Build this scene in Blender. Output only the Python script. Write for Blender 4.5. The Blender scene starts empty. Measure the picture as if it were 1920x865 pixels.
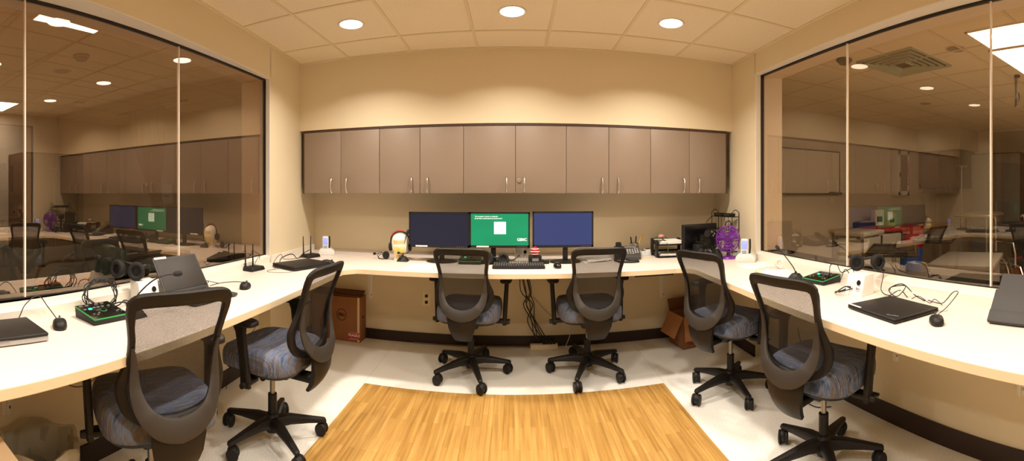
import bpy, bmesh, math, random
from math import sin, cos, tan, pi, radians as R, atan2, sqrt
from mathutils import Vector, Matrix, noise
random.seed(7)
S = bpy.context.scene
COL = S.collection
DZ = 0.735          # desk top height
H0 = 1.234          # eye height
FH, FV, CX, CY = 813.0, 897.0, 964.0, 363.0   # the panorama: pixels per radian, pixels per unit of slope, axis and horizon

# ------------------------------------------------------------------ camera (a cylindrical phone panorama)
cd = bpy.data.cameras.new('camera'); cam = bpy.data.objects.new('camera', cd); COL.objects.link(cam)
cam.location = (0, 0, H0); cam.rotation_euler = (pi/2, 0, 0)
cd.type = 'PANO'; cd.panorama_type = 'CENTRAL_CYLINDRICAL'
cd.central_cylindrical_range_u_min = (0-CX)/FH; cd.central_cylindrical_range_u_max = (1920-CX)/FH
cd.central_cylindrical_range_v_min = (CY-865)/FV; cd.central_cylindrical_range_v_max = CY/FV
cd.central_cylindrical_radius = 1.0
cd.clip_start = 0.02; cd.clip_end = 60
S.camera = cam
S.view_settings.view_transform = 'Standard'; S.view_settings.look = 'None'
S.view_settings.gamma = 1.0; S.view_settings.use_curve_mapping = False

def at(px, py, z=DZ):
    th = (px-CX)/FH; r = (H0-z)*FV/(py-CY)
    return (r*sin(th), r*cos(th))
def on_y(px, y): return y*tan((px-CX)/FH)

# ------------------------------------------------------------------ materials
def srgb(r, g, b):
    f = lambda c: (c/255)/12.92 if c/255 <= .04045 else ((c/255+.055)/1.055)**2.4
    return (f(r), f(g), f(b), 1)
MATS = {}
def mat(name, col=(200, 200, 200), rough=.5, metal=0, emit=0, bump=0, bscale=60, var=0, vscale=8, coat=0, spec=.5):
    m = bpy.data.materials.new(name); m.use_nodes = True; n = m.node_tree.nodes; l = m.node_tree.links
    b = n['Principled BSDF']; c = srgb(*col)
    b.inputs['Base Color'].default_value = c; b.inputs['Roughness'].default_value = rough
    b.inputs['Metallic'].default_value = metal; b.inputs['Specular IOR Level'].default_value = spec
    b.inputs['Coat Weight'].default_value = coat
    if emit: b.inputs['Emission Color'].default_value = c; b.inputs['Emission Strength'].default_value = emit
    if bump or var:
        tc = n.new('ShaderNodeTexCoord')
    if var:
        nz = n.new('ShaderNodeTexNoise'); nz.inputs['Scale'].default_value = vscale; nz.inputs['Detail'].default_value = 4
        l.new(tc.outputs['Object'], nz.inputs['Vector'])
        mr = n.new('ShaderNodeMapRange'); mr.inputs['From Min'].default_value = .3; mr.inputs['From Max'].default_value = .7
        mr.inputs['To Min'].default_value = 1-var; mr.inputs['To Max'].default_value = 1+var*.5
        l.new(nz.outputs['Fac'], mr.inputs['Value'])
        vm = n.new('ShaderNodeVectorMath'); vm.operation = 'SCALE'; vm.inputs[0].default_value = c[:3]
        l.new(mr.outputs['Result'], vm.inputs['Scale']); l.new(vm.outputs['Vector'], b.inputs['Base Color'])
    if bump:
        nb = n.new('ShaderNodeTexNoise'); nb.inputs['Scale'].default_value = bscale; nb.inputs['Detail'].default_value = 3
        l.new(tc.outputs['Object'], nb.inputs['Vector'])
        bp = n.new('ShaderNodeBump'); bp.inputs['Strength'].default_value = bump; bp.inputs['Distance'].default_value = .002
        l.new(nb.outputs['Fac'], bp.inputs['Height']); l.new(bp.outputs['Normal'], b.inputs['Normal'])
    MATS[name] = m
    return m
def M(n): return MATS[n]
def math_node(n, l, op, a, b=None, c=None):
    m = n.new('ShaderNodeMath'); m.operation = op
    for i, v in enumerate((a, b, c)):
        if v is None: continue
        if isinstance(v, (int, float)): m.inputs[i].default_value = v
        else: l.new(v, m.inputs[i])
    return m.outputs[0]

mat('wall_paint', (222, 209, 179), .75, bump=.15, bscale=180)
mat('room_paint', (214, 206, 192), .8, bump=.15, bscale=180)
mat('ceiling_tile', (228, 215, 188), .9, bump=.5, bscale=320, var=.06, vscale=90)
mat('ceiling_bar', (214, 200, 168), .6)
mat('base_rubber', (42, 26, 18), .55)
mat('trim_paint', (232, 226, 214), .45)
mat('gasket', (24, 18, 18), .6)
mat('joint', (236, 228, 218), .4)
mat('jamb_metal', (150, 140, 130), .4, .3)
mat('laminate', (225, 213, 202), .42, var=.02, vscale=160)
mat('laminate_edge', (238, 222, 190), .45)
mat('cab_laminate', (141, 124, 108), .5, var=.05, vscale=3)
mat('cab_edge', (70, 46, 30), .55)
mat('chrome', (225, 222, 216), .28, 1)
mat('steel', (150, 148, 145), .35, 1)
mat('black', (24, 22, 21), .5, bump=.1, bscale=300, spec=.35)
mat('black_soft', (20, 19, 19), .8)
mat('black_gloss', (14, 14, 15), .18)
mat('chair_plastic', (25, 22, 20), .5, bump=.15, bscale=500, spec=.3)
mat('chair_grey', (58, 53, 48), .5, bump=.15, bscale=500, spec=.35)
mat('dark_grey', (58, 56, 55), .6, bump=.2, bscale=400)
mat('mid_grey', (120, 118, 114), .5)
mat('silver', (176, 174, 170), .35, .6)
mat('white_plastic', (238, 236, 230), .4)
mat('device_white', (222, 222, 220), .35)
mat('paper', (246, 241, 232), .8)
mat('paper_tan', (226, 205, 160), .85)
mat('cardboard', (150, 100, 62), .85, var=.08, vscale=12)
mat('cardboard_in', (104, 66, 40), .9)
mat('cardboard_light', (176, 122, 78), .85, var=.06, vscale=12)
mat('print_dark', (44, 26, 18), .8)
mat('fragile_red', (186, 40, 44), .6)
mat('ink_white', (245, 240, 235), .6)
mat('green_rim', (30, 150, 70), .35)
mat('led_green', (40, 235, 150), .4, emit=1.6)
mat('button_grey', (120, 120, 118), .5)
mat('foam_white', (238, 231, 214), .85, bump=.2, bscale=200)
mat('red_plastic', (172, 24, 34), .4)
mat('purple', (116, 36, 150), .35)
mat('purple_dark', (84, 22, 112), .4)
mat('pink_petal', (232, 140, 140), .7)
mat('leaf', (44, 84, 40), .6)
mat('pencil_yellow', (222, 172, 50), .5)
mat('socket_ivory', (240, 228, 196), .4)
mat('screen_off', (38, 40, 60), .35, emit=.6, spec=.2)
mat('screen_blue', (60, 72, 122), .35, emit=.66, spec=.2)
mat('screen_text', (230, 245, 238), .5, emit=.6)
mat('screen_dialog', (204, 238, 232), .5, emit=.55)
mat('screen_dialog_bar', (150, 185, 205), .5, emit=.4)
mat('device_screen', (120, 130, 215), .3, emit=.9)
mat('screen_dark', (40, 34, 30), .55)
mat('light_lens', (255, 244, 226), .5, emit=5)
mat('troffer_lens', (255, 250, 240), .5, emit=10)
mat('troffer_dim', (255, 246, 230), .5, emit=7)
mat('light_trim', (222, 212, 196), .35, .2)
mat('dead_lens', (150, 136, 120), .4)
mat('bag', (150, 142, 120), .35)
mat('pedestal', (206, 180, 142), .5)
mat('blanket', (112, 124, 128), .9, bump=.4, bscale=90)
mat('teal_cloth', (60, 92, 98), .9, bump=.4, bscale=90)
mat('wood_arm', (150, 92, 50), .4)
mat('cab_grey', (112, 112, 110), .5)
mat('counter_tan', (210, 176, 130), .5)
mat('red_cart', (150, 26, 30), .4)
mat('blue_bin', (40, 84, 170), .4)
mat('tote_grey', (170, 168, 160), .45)
mat('curtain', (205, 186, 150), .85)
mat('skin_vinyl', (186, 140, 112), .5)
mat('board_white', (226, 222, 212), .25)
mat('vent', (165, 178, 160), .6)
mat('black_cord', (22, 20, 19), .55)
mat('white_cord', (224, 220, 212), .5)
mat('grey_cord', (120, 108, 92), .55)

def floor_mat():
    m = mat('vinyl_floor', (226, 222, 210), .38)
    n = m.node_tree.nodes; l = m.node_tree.links; b = n['Principled BSDF']
    tc = n.new('ShaderNodeTexCoord')
    v = n.new('ShaderNodeTexNoise'); v.inputs['Scale'].default_value = 150; v.inputs['Detail'].default_value = 2; l.new(tc.outputs['Object'], v.inputs['Vector'])
    r = n.new('ShaderNodeValToRGB'); r.color_ramp.elements[0].position = .35; r.color_ramp.elements[0].color = srgb(222, 219, 210)
    r.color_ramp.elements[1].position = .6; r.color_ramp.elements[1].color = srgb(243, 241, 234)
    l.new(v.outputs['Fac'], r.inputs['Fac'])
    sp = n.new('ShaderNodeSeparateXYZ'); l.new(tc.outputs['Object'], sp.inputs['Vector'])
    def seam(o, pitch, off):
        a = math_node(n, l, 'ADD', o, off); a = math_node(n, l, 'DIVIDE', a, pitch); a = math_node(n, l, 'FRACT', a)
        a = math_node(n, l, 'SUBTRACT', a, .5); a = math_node(n, l, 'ABSOLUTE', a); return math_node(n, l, 'LESS_THAN', a, .0022/pitch)
    sm = math_node(n, l, 'MAXIMUM', seam(sp.outputs['X'], 2.12, 0.0), seam(sp.outputs['Y'], 6.0, .2))
    sm = math_node(n, l, 'MULTIPLY', sm, .35)
    mx = n.new('ShaderNodeMix'); mx.data_type = 'RGBA'; l.new(sm, mx.inputs['Factor']); l.new(r.outputs['Color'], mx.inputs[6])
    mx.inputs[7].default_value = srgb(150, 142, 124); l.new(mx.outputs[2], b.inputs['Base Color'])
floor_mat()
def wood_mat():
    m = mat('wood_planks', (200, 158, 96), .4)
    n = m.node_tree.nodes; l = m.node_tree.links; b = n['Principled BSDF']
    tc = n.new('ShaderNodeTexCoord')
    mp = n.new('ShaderNodeMapping'); mp.inputs['Rotation'].default_value = (0, 0, pi/2); l.new(tc.outputs['Object'], mp.inputs['Vector'])
    br = n.new('ShaderNodeTexBrick'); br.inputs['Scale'].default_value = 1; br.inputs['Mortar Size'].default_value = .0006
    br.inputs['Brick Width'].default_value = .36; br.inputs['Row Height'].default_value = .032; br.offset = .37
    br.inputs['Color1'].default_value = srgb(190, 150, 84); br.inputs['Color2'].default_value = srgb(168, 128, 64); br.inputs['Mortar'].default_value = srgb(138, 98, 46)
    l.new(mp.outputs['Vector'], br.inputs['Vector'])
    m2 = n.new('ShaderNodeMapping'); m2.inputs['Scale'].default_value = (60, 2.2, 1); l.new(tc.outputs['Object'], m2.inputs['Vector'])
    nz = n.new('ShaderNodeTexNoise'); nz.inputs['Scale'].default_value = 1; nz.inputs['Detail'].default_value = 5; l.new(m2.outputs['Vector'], nz.inputs['Vector'])
    r = n.new('ShaderNodeValToRGB'); r.color_ramp.elements[0].position = .3; r.color_ramp.elements[0].color = (.72, .66, .6, 1)
    r.color_ramp.elements[1].position = .65; r.color_ramp.elements[1].color = (1.1, 1.1, 1.1, 1); l.new(nz.outputs['Fac'], r.inputs['Fac'])
    mx = n.new('ShaderNodeMix'); mx.data_type = 'RGBA'; mx.blend_type = 'MULTIPLY'; mx.inputs['Factor'].default_value = 1
    l.new(br.outputs['Color'], mx.inputs[6]); l.new(r.outputs['Color'], mx.inputs[7]); l.new(mx.outputs[2], b.inputs['Base Color'])
wood_mat()
def fabric_mat():
    m = mat('seat_fabric', (90, 100, 120), .95)
    n = m.node_tree.nodes; l = m.node_tree.links; b = n['Principled BSDF']
    tc = n.new('ShaderNodeTexCoord'); mp = n.new('ShaderNodeMapping'); mp.inputs['Scale'].default_value = (3.5, 30, 3.5)
    l.new(tc.outputs['Object'], mp.inputs['Vector'])
    nz = n.new('ShaderNodeTexNoise'); nz.inputs['Scale'].default_value = 1; nz.inputs['Detail'].default_value = 6; nz.inputs['Roughness'].default_value = .7
    nz.inputs['Distortion'].default_value = .08; l.new(mp.outputs['Vector'], nz.inputs['Vector'])
    r = n.new('ShaderNodeValToRGB'); e = r.color_ramp.elements
    e[0].position = .25; e[0].color = srgb(46, 52, 70); e[1].position = .8; e[1].color = srgb(176, 172, 168)
    for p, c in ((.38, (64, 80, 112)), (.46, (116, 132, 164)), (.52, (116, 106, 100)), (.58, (76, 94, 130)), (.67, (158, 166, 180))):
        k = e.new(p); k.color = srgb(*c)
    l.new(nz.outputs['Fac'], r.inputs['Fac'])
    w = n.new('ShaderNodeTexWave'); w.inputs['Scale'].default_value = 60; w.inputs['Distortion'].default_value = 3; l.new(tc.outputs['Object'], w.inputs['Vector'])
    mx = n.new('ShaderNodeMix'); mx.data_type = 'RGBA'; mx.blend_type = 'MULTIPLY'; mx.inputs['Factor'].default_value = .35
    l.new(r.outputs['Color'], mx.inputs[6]); l.new(w.outputs['Color'], mx.inputs[7]); l.new(mx.outputs[2], b.inputs['Base Color'])
fabric_mat()
def mesh_mat():
    m = mat('back_mesh', (34, 29, 25), .7)
    n = m.node_tree.nodes; l = m.node_tree.links; b = n['Principled BSDF']; out = n['Material Output']
    tc = n.new('ShaderNodeTexCoord'); sp = n.new('ShaderNodeSeparateXYZ'); l.new(tc.outputs['Object'], sp.inputs['Vector'])
    u = math_node(n, l, 'MULTIPLY', sp.outputs['X'], 2*pi/.0066); v = math_node(n, l, 'MULTIPLY', sp.outputs['Z'], 2*pi/.0105)
    a = math_node(n, l, 'SINE', math_node(n, l, 'ADD', u, v)); c = math_node(n, l, 'SINE', math_node(n, l, 'SUBTRACT', u, v))
    p = math_node(n, l, 'MULTIPLY', a, c)
    hole = math_node(n, l, 'GREATER_THAN', math_node(n, l, 'ABSOLUTE', p), .56)
    tr = n.new('ShaderNodeBsdfTransparent'); mx = n.new('ShaderNodeMixShader')
    l.new(hole, mx.inputs['Fac']); l.new(b.outputs[0], mx.inputs[1]); l.new(tr.outputs[0], mx.inputs[2]); l.new(mx.outputs[0], out.inputs['Surface'])
mesh_mat()
def glass_mat(name, tint, refl, gcol):
    m = bpy.data.materials.new(name); m.use_nodes = True; n = m.node_tree.nodes; l = m.node_tree.links
    n.remove(n['Principled BSDF']); out = n['Material Output']
    tr = n.new('ShaderNodeBsdfTransparent'); tr.inputs['Color'].default_value = tint
    gl = n.new('ShaderNodeBsdfGlossy'); gl.inputs['Roughness'].default_value = 0; gl.inputs['Color'].default_value = gcol
    fr = n.new('ShaderNodeFresnel'); fr.inputs['IOR'].default_value = 1.5
    ge = n.new('ShaderNodeNewGeometry')
    f = math_node(n, l, 'MULTIPLY_ADD', fr.outputs[0], .8, refl)
    f = math_node(n, l, 'MINIMUM', f, 1.0)
    front = math_node(n, l, 'SUBTRACT', 1.0, ge.outputs['Backfacing'])
    f = math_node(n, l, 'MULTIPLY', f, front)
    mx = n.new('ShaderNodeMixShader'); l.new(f, mx.inputs['Fac']); l.new(tr.outputs[0], mx.inputs[1]); l.new(gl.outputs[0], mx.inputs[2])
    l.new(mx.outputs[0], out.inputs['Surface']); MATS[name] = m
glass_mat('mirror_glass', (.80, .70, .60, 1), .22, (.95, .78, .62, 1))
glass_mat('mirror_glass_right', (.90, .79, .66, 1), .09, (.95, .84, .70, 1))
def see_mat(name, col, alpha, rough=.5):
    m = mat(name, col, rough); n = m.node_tree.nodes; l = m.node_tree.links
    tr = n.new('ShaderNodeBsdfTransparent'); mx = n.new('ShaderNodeMixShader'); mx.inputs['Fac'].default_value = alpha
    l.new(tr.outputs[0], mx.inputs[1]); l.new(n['Principled BSDF'].outputs[0], mx.inputs[2]); l.new(mx.outputs[0], n['Material Output'].inputs['Surface'])
see_mat('bag_film', (176, 168, 146), .85, .35)
see_mat('fan_tint', (120, 40, 160), .8, .3)
see_mat('sheer', (206, 188, 156), .55, .8)
def green_screen_mat():
    m = mat('screen_green', (0, 150, 98), .35, spec=.2)
    n = m.node_tree.nodes; l = m.node_tree.links; b = n['Principled BSDF']
    tc = n.new('ShaderNodeTexCoord'); mp = n.new('ShaderNodeMapping'); mp.inputs['Scale'].default_value = (2.5, 1, 7); l.new(tc.outputs['Object'], mp.inputs['Vector'])
    nz = n.new('ShaderNodeTexNoise'); nz.inputs['Scale'].default_value = 1.4; nz.inputs['Detail'].default_value = 0; l.new(mp.outputs['Vector'], nz.inputs['Vector'])
    r = n.new('ShaderNodeValToRGB'); r.color_ramp.elements[0].color = srgb(0, 146, 92); r.color_ramp.elements[1].color = srgb(0, 166, 108)
    l.new(nz.outputs['Fac'], r.inputs['Fac']); l.new(r.outputs['Color'], b.inputs['Emission Color']); b.inputs['Emission Strength'].default_value = .72
    b.inputs['Base Color'].default_value = (.01, .02, .02, 1)
green_screen_mat()
for q in ('screen_blue', 'screen_off'): MATS[q].node_tree.nodes['Principled BSDF'].inputs['Base Color'].default_value = (.006, .006, .008, 1)   # a dark panel that glows
def head_mat():
    m = mat('painted_foam', (240, 233, 216), .85)
    n = m.node_tree.nodes; l = m.node_tree.links; b = n['Principled BSDF']
    tc = n.new('ShaderNodeTexCoord'); sp = n.new('ShaderNodeSeparateXYZ'); l.new(tc.outputs['Object'], sp.inputs['Vector'])
    r = n.new('ShaderNodeValToRGB'); r.color_ramp.interpolation = 'EASE'; e = r.color_ramp.elements
    z = math_node(n, l, 'MULTIPLY', sp.outputs['Z'], 5.0); l.new(z, r.inputs['Fac'])
    e[0].position = 0; e[0].color = srgb(238, 230, 210); e[1].position = 1; e[1].color = srgb(242, 236, 220)
    for p, c in ((.2, (226, 196, 110)), (.28, (236, 222, 180)), (.36, (226, 206, 100)), (.5, (232, 214, 140)), (.58, (240, 234, 220)), (.66, (218, 186, 136)), (.74, (216, 184, 136)), (.82, (240, 233, 216))):
        k = e.new(p); k.color = srgb(*c)
    fy = math_node(n, l, 'LESS_THAN', sp.outputs['Y'], -.035)
    fx = math_node(n, l, 'LESS_THAN', math_node(n, l, 'ABSOLUTE', sp.outputs['X']), .045)
    f = math_node(n, l, 'MULTIPLY', fy, fx)
    mx = n.new('ShaderNodeMix'); mx.data_type = 'RGBA'; l.new(f, mx.inputs['Factor']); mx.inputs[6].default_value = srgb(241, 234, 217)
    l.new(r.outputs['Color'], mx.inputs[7]); l.new(mx.outputs[2], b.inputs['Base Color'])
head_mat()

# ------------------------------------------------------------------ mesh building
def spline(pts, n=6, closed=False):
    pts = [Vector(p) for p in pts]; out = []; N = len(pts); segs = N if closed else N-1
    for i in range(segs):
        p1 = pts[i]; p2 = pts[(i+1) % N]
        p0 = pts[i-1] if (i > 0 or closed) else p1*2-p2
        p3 = pts[(i+2) % N] if (i+2 < N or closed) else p2*2-p1
        for k in range(n):
            t = k/n
            out.append(.5*((2*p1)+(p2-p0)*t+(2*p0-5*p1+4*p2-p3)*t*t+(3*p1-p0-3*p2+p3)*t**3))
    if not closed: out.append(pts[-1])
    return out
class MB:
    def __init__(s): s.bm = bmesh.new(); s.mi = 0
    def _v(s, p): return s.bm.verts.new(p)
    def _f(s, vs):
        try:
            f = s.bm.faces.new(vs); f.material_index = s.mi; return f
        except ValueError: return None
    def box(s, c, d, bev=0, seg=2, rot=None, taper=None):
        """c centre, d full size; taper=(sx,sy) scales the top"""
        t = bmesh.new(); bmesh.ops.create_cube(t, size=1)
        for v in t.verts:
            k = (taper if taper and v.co.z > 0 else (1, 1))
            v.co = Vector((v.co.x*d[0]*k[0], v.co.y*d[1]*k[1], v.co.z*d[2]))
        if bev: bmesh.ops.bevel(t, geom=t.edges[:], offset=bev, segments=seg, affect='EDGES', profile=.5)
        s._join(t, Matrix.Translation(c) @ (rot.to_4x4() if rot else Matrix()))
        return s
    def _join(s, t, mtx):
        mp = {}
        for v in t.verts: mp[v] = s._v(mtx @ v.co)
        for f in t.faces: s._f([mp[v] for v in f.verts])
        t.free()
    def span(s, a, b, bev=0, seg=2):
        return s.box([(a[i]+b[i])/2 for i in range(3)], [abs(b[i]-a[i]) for i in range(3)], bev, seg)
    def cyl(s, p0, p1, r0, r1=None, n=16, caps=True):
        r1 = r0 if r1 is None else r1; p0 = Vector(p0); p1 = Vector(p1); ax = (p1-p0).normalized()
        u = ax.orthogonal().normalized(); w = ax.cross(u)
        A = [s._v(p0+(u*cos(2*pi*i/n)+w*sin(2*pi*i/n))*r0) for i in range(n)]
        B = [s._v(p1+(u*cos(2*pi*i/n)+w*sin(2*pi*i/n))*r1) for i in range(n)]
        for i in range(n): s._f([A[i], A[(i+1) % n], B[(i+1) % n], B[i]])
        if caps: s._f(A[::-1]); s._f(B)
        return s
    def tube(s, pts, r, n=6, smooth=5, closed=False, r1=None):
        P = spline(pts, smooth, closed) if smooth > 1 else [Vector(p) for p in pts]
        N = len(P); rings = []; nrm = None
        for i in range(N):
            a = P[(i-1) % N] if (closed or i > 0) else P[i]; b = P[(i+1) % N] if (closed or i < N-1) else P[i]
            t = (b-a)
            if t.length < 1e-9: t = Vector((0, 0, 1))
            t.normalize()
            if nrm is None: nrm = t.orthogonal().normalized()
            else:
                nrm = nrm-t*nrm.dot(t)
                nrm = nrm.normalized() if nrm.length > 1e-6 else t.orthogonal().normalized()
            w = t.cross(nrm); rr = r if r1 is None else r+(r1-r)*i/(N-1)
            rings.append([s._v(P[i]+(nrm*cos(2*pi*k/n)+w*sin(2*pi*k/n))*rr) for k in range(n)])
        for i in range(N if closed else N-1):
            A = rings[i]; B = rings[(i+1) % N]
            for k in range(n): s._f([A[k], A[(k+1) % n], B[(k+1) % n], B[k]])
        if not closed: s._f(rings[0][::-1]); s._f(rings[-1])
        return s
    def lathe(s, prof, n=24, mtx=Matrix()):
        """prof [(r,z)] about local z"""
        rings = []
        for r, z in prof:
            if r < 1e-6: rings.append([s._v(mtx @ Vector((0, 0, z)))])
            else: rings.append([s._v(mtx @ Vector((r*cos(2*pi*i/n), r*sin(2*pi*i/n), z))) for i in range(n)])
        for A, B in zip(rings, rings[1:]):
            for i in range(n):
                j = (i+1) % n
                if len(A) == 1 and len(B) == 1: continue
                if len(A) == 1: s._f([A[0], B[j], B[i]])
                elif len(B) == 1: s._f([A[i], A[j], B[0]])
                else: s._f([A[i], A[j], B[j], B[i]])
        if len(rings[0]) > 1: s._f(rings[0][::-1])
        if len(rings[-1]) > 1: s._f(rings[-1])
        return s
    def ball(s, c, r, n=16, m=10):
        r = (r, r, r) if isinstance(r, (int, float)) else r
        mt = Matrix.Translation(c) @ Matrix.Diagonal((*r, 1))
        return s.lathe([(sin(pi*i/m), -cos(pi*i/m)) for i in range(m+1)], n, mt)
    def torus(s, c, R1, r, mtx=None, n=28, m=8, a0=0, a1=2*pi):
        full = abs(a1-a0-2*pi) < 1e-6; k = n if full else n+1
        mt = Matrix.Translation(c) @ (mtx.to_4x4() if mtx else Matrix())
        pts = [mt @ Vector((R1*cos(a0+(a1-a0)*i/n), R1*sin(a0+(a1-a0)*i/n), 0)) for i in range(k)]
        return s.tube(pts, r, m, 1, full)
    def prism(s, poly, z0, z1, mtx=Matrix(), bev=0):
        t = bmesh.new(); vs = [t.verts.new((x, y, z0)) for x, y in poly]; f = t.faces.new(vs)
        r = bmesh.ops.extrude_face_region(t, geom=[f])
        for v in r['geom']:
            if isinstance(v, bmesh.types.BMVert): v.co.z = z1
        bmesh.ops.recalc_face_normals(t, faces=t.faces[:])
        if bev: bmesh.ops.bevel(t, geom=t.edges[:], offset=bev, segments=2, affect='EDGES', profile=.5)
        s._join(t, mtx); return s
    def loft(s, rings, close_ends=True):
        L = [[s._v(p) for p in r] for r in rings]; n = len(L[0])
        for A, B in zip(L, L[1:]):
            for i in range(n): s._f([A[i], A[(i+1) % n], B[(i+1) % n], B[i]])
        if close_ends: s._f(L[0][::-1]); s._f(L[-1])
        return s
    def grid(s, pts):
        L = [[s._v(p) for p in r] for r in pts]
        for A, B in zip(L, L[1:]):
            for i in range(len(A)-1): s._f([A[i], A[i+1], B[i+1], B[i]])
        return s
    def sheet(s, pts, th):
        """a closed slab from a grid of points, thickness th along -normal (z for flat)"""
        s.grid(pts); return s
    def build(s, name, m, parent=None, smooth=True, angle=38, solid=0, loc=None, rotz=0):
        bmesh.ops.recalc_face_normals(s.bm, faces=s.bm.faces[:])
        me = bpy.data.meshes.new(name); s.bm.to_mesh(me); s.bm.free()
        for k in (m if isinstance(m, (list, tuple)) else [m]): me.materials.append(M(k))
        if smooth:
            me.polygons.foreach_set('use_smooth', [True]*len(me.polygons)); me.set_sharp_from_angle(angle=R(angle))
        o = bpy.data.objects.new(name, me); COL.objects.link(o)
        if parent: o.parent = parent
        if loc: o.location = loc
        if rotz: o.rotation_euler.z = rotz
        if solid:
            md = o.modifiers.new('thickness', 'SOLIDIFY'); md.thickness = solid; md.offset = 0
        return o
def tag(o, label, cat, group=None, kind=None):
    o['label'] = label; o['category'] = cat
    if group: o['group'] = group
    if kind: o['kind'] = kind
    return o
def thing(name, label, cat, loc=(0, 0, 0), rz=0, group=None):
    o = bpy.data.objects.new(name, None); COL.objects.link(o); o.empty_display_size = .1
    o.location = loc if len(loc) == 3 else (loc[0], loc[1], DZ); o.rotation_euler = (0, 0, R(rz))
    return tag(o, label, cat, group)
def struct(o, label=None):
    o['kind'] = 'structure'
    if label: o['label'] = label
    return o
def copy_tree(o, parent=None):
    c = o.copy(); COL.objects.link(c)
    if parent: c.parent = parent
    for ch in list(o.children): copy_tree(ch, c)
    return c
def text(s, size, m, parent, mtx, name='lettering', ext=.0004, align='CENTER', bold=0, sx=1):
    cu = bpy.data.curves.new(name, 'FONT'); cu.body = s; cu.size = size; cu.align_x = align; cu.align_y = 'CENTER'; cu.extrude = ext; cu.offset = bold
    t = bpy.data.objects.new('tmp', cu); COL.objects.link(t)
    me = bpy.data.meshes.new_from_object(t.evaluated_get(bpy.context.evaluated_depsgraph_get()))
    bpy.data.objects.remove(t); bpy.data.curves.remove(cu)
    me.transform(mtx @ Matrix.Diagonal((sx, 1, 1, 1))); me.materials.clear(); me.materials.append(M(m))
    o = bpy.data.objects.new(name, me); COL.objects.link(o); o.parent = parent
    return o
def rotx(a): return Matrix.Rotation(R(a), 4, 'X')
def roty(a): return Matrix.Rotation(R(a), 4, 'Y')
def rotz(a): return Matrix.Rotation(R(a), 4, 'Z')
def T(*p): return Matrix.Translation(p)
def cable(pts, label, r=.0022, m='black_cord', name='cable', cat='cable', group=None, smooth=6):
    o = MB().tube(pts, r, 6, smooth).build(name, m); return tag(o, label, cat, group)
# ------------------------------------------------------------------ the control room
LX, LA = -1.625, 4.175       # left wall: x at y=0, splay in degrees
RX, RA = 1.83, -1.432
YB, YS, HC = 3.86, 3.49, 2.30
lw = Matrix.Translation((LX, 0, 0)) @ rotz(LA); rw = Matrix.Translation((RX, 0, 0)) @ rotz(RA)
def LW(x, y, z=0): return lw @ Vector((x, y, z))
def RW(x, y, z=0): return rw @ Vector((x, y, z))
def side_wall(s, name, org, ang, y0, y1, yend, zs, zh):
    """s=-1 left, +1 right; local x grows outward by s"""
    b = MB()
    X = lambda a: s*a
    b.span((X(.10), -1.4, 0), (X(.26), y1+.02, DZ-.036))          # knee wall under the desk
    b.span((X(.0), -1.4, zh), (X(.26), y1+.01, HC+.05))            # above the glass
    b.span((X(.0), y1, 0), (X(.26), yend, HC+.05))                 # pier to the corner
    b.span((X(.0), -1.4, 0), (X(.26), y0, HC+.05))                 # behind the viewer
    b.span((X(.10), y0, DZ-.03), (X(.26), y1, zs))
    o = b.build(name, 'wall_paint'); o.location = org; o.rotation_euler.z = R(ang)
    struct(o); return o
side_wall(-1, 'wall_left', (LX, 0, 0), LA, -.9, 2.925, 4.0, .792, 2.065)
side_wall(1, 'wall_right', (RX, 0, 0), RA, -.9, 3.068, 3.98, .800, 2.137)
b = MB(); b.span((-2.1, YB, 0), (2.15, YB+.12, HC+.05)); b.span((-2.0, YS, 1.749), (2.05, YB+.05, HC+.05))
struct(b.build('wall_back', 'wall_paint'))
struct(MB().span((-1.9, -1.5, 0), (2.05, -1.38, HC+.05)).build('wall_front', 'wall_paint'))
struct(MB().span((-2.2, -1.5, -.05), (2.25, 4.0, 0)).build('floor', 'vinyl_floor'))
b = MB(); b.span((-1.05, -1.2, -.002), (1.05, 2.925, .002)); struct(b.build('trim_7', 'wood_planks'), 'rectangle of honey wood plank flooring set in the white vinyl floor')
# ceiling: tiles and bars
b = MB(); b.mi = 0; b.span((-2.1, -1.5, HC), (2.15, 4.0, HC+.04)); b.mi = 1
xs = [-1.395+.5495*k for k in range(-1, 7)]; ys = [3.12-.64*k for k in range(0, 8)]
for x in xs: b.span((x-.011, -1.45, HC-.004), (x+.011, 3.5, HC+.001))
for y in ys: b.span((-2.0, y-.011, HC-.0045), (2.05, y+.011, HC+.001))
b.span((-2.0, YS-.024, HC-.006), (2.05, YS, HC+.001))
struct(b.build('ceiling', ['ceiling_tile', 'ceiling_bar']))
for s, org, ang, y1, nm in ((-1, (LX, 0, 0), LA, 3.48, 'trim_1'), (1, (RX, 0, 0), RA, 3.48, 'trim_2')):
    b = MB(); b.span((-s*.022, -1.35, HC-.006), (0, y1, HC+.001)); o = b.build(nm, 'ceiling_bar'); o.location = org; o.rotation_euler.z = R(ang); struct(o)
# baseboards
struct(MB().span((-1.9, YB-.012, 0), (1.92, YB, .085)).build('baseboard_back', 'base_rubber'))
for s, org, ang, nm, y1 in ((-1, (LX, 0, 0), LA, 'baseboard_left', 2.93), (1, (RX, 0, 0), RA, 'baseboard_right', 3.07)):
    b = MB(); b.span((s*.088, -1.3, 0), (s*.10, y1, .098)); b.span((s*-.012, y1, 0), (0, 3.84, .085))
    o = b.build(nm, 'base_rubber'); o.location = org; o.rotation_euler.z = R(ang); struct(o)
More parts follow.
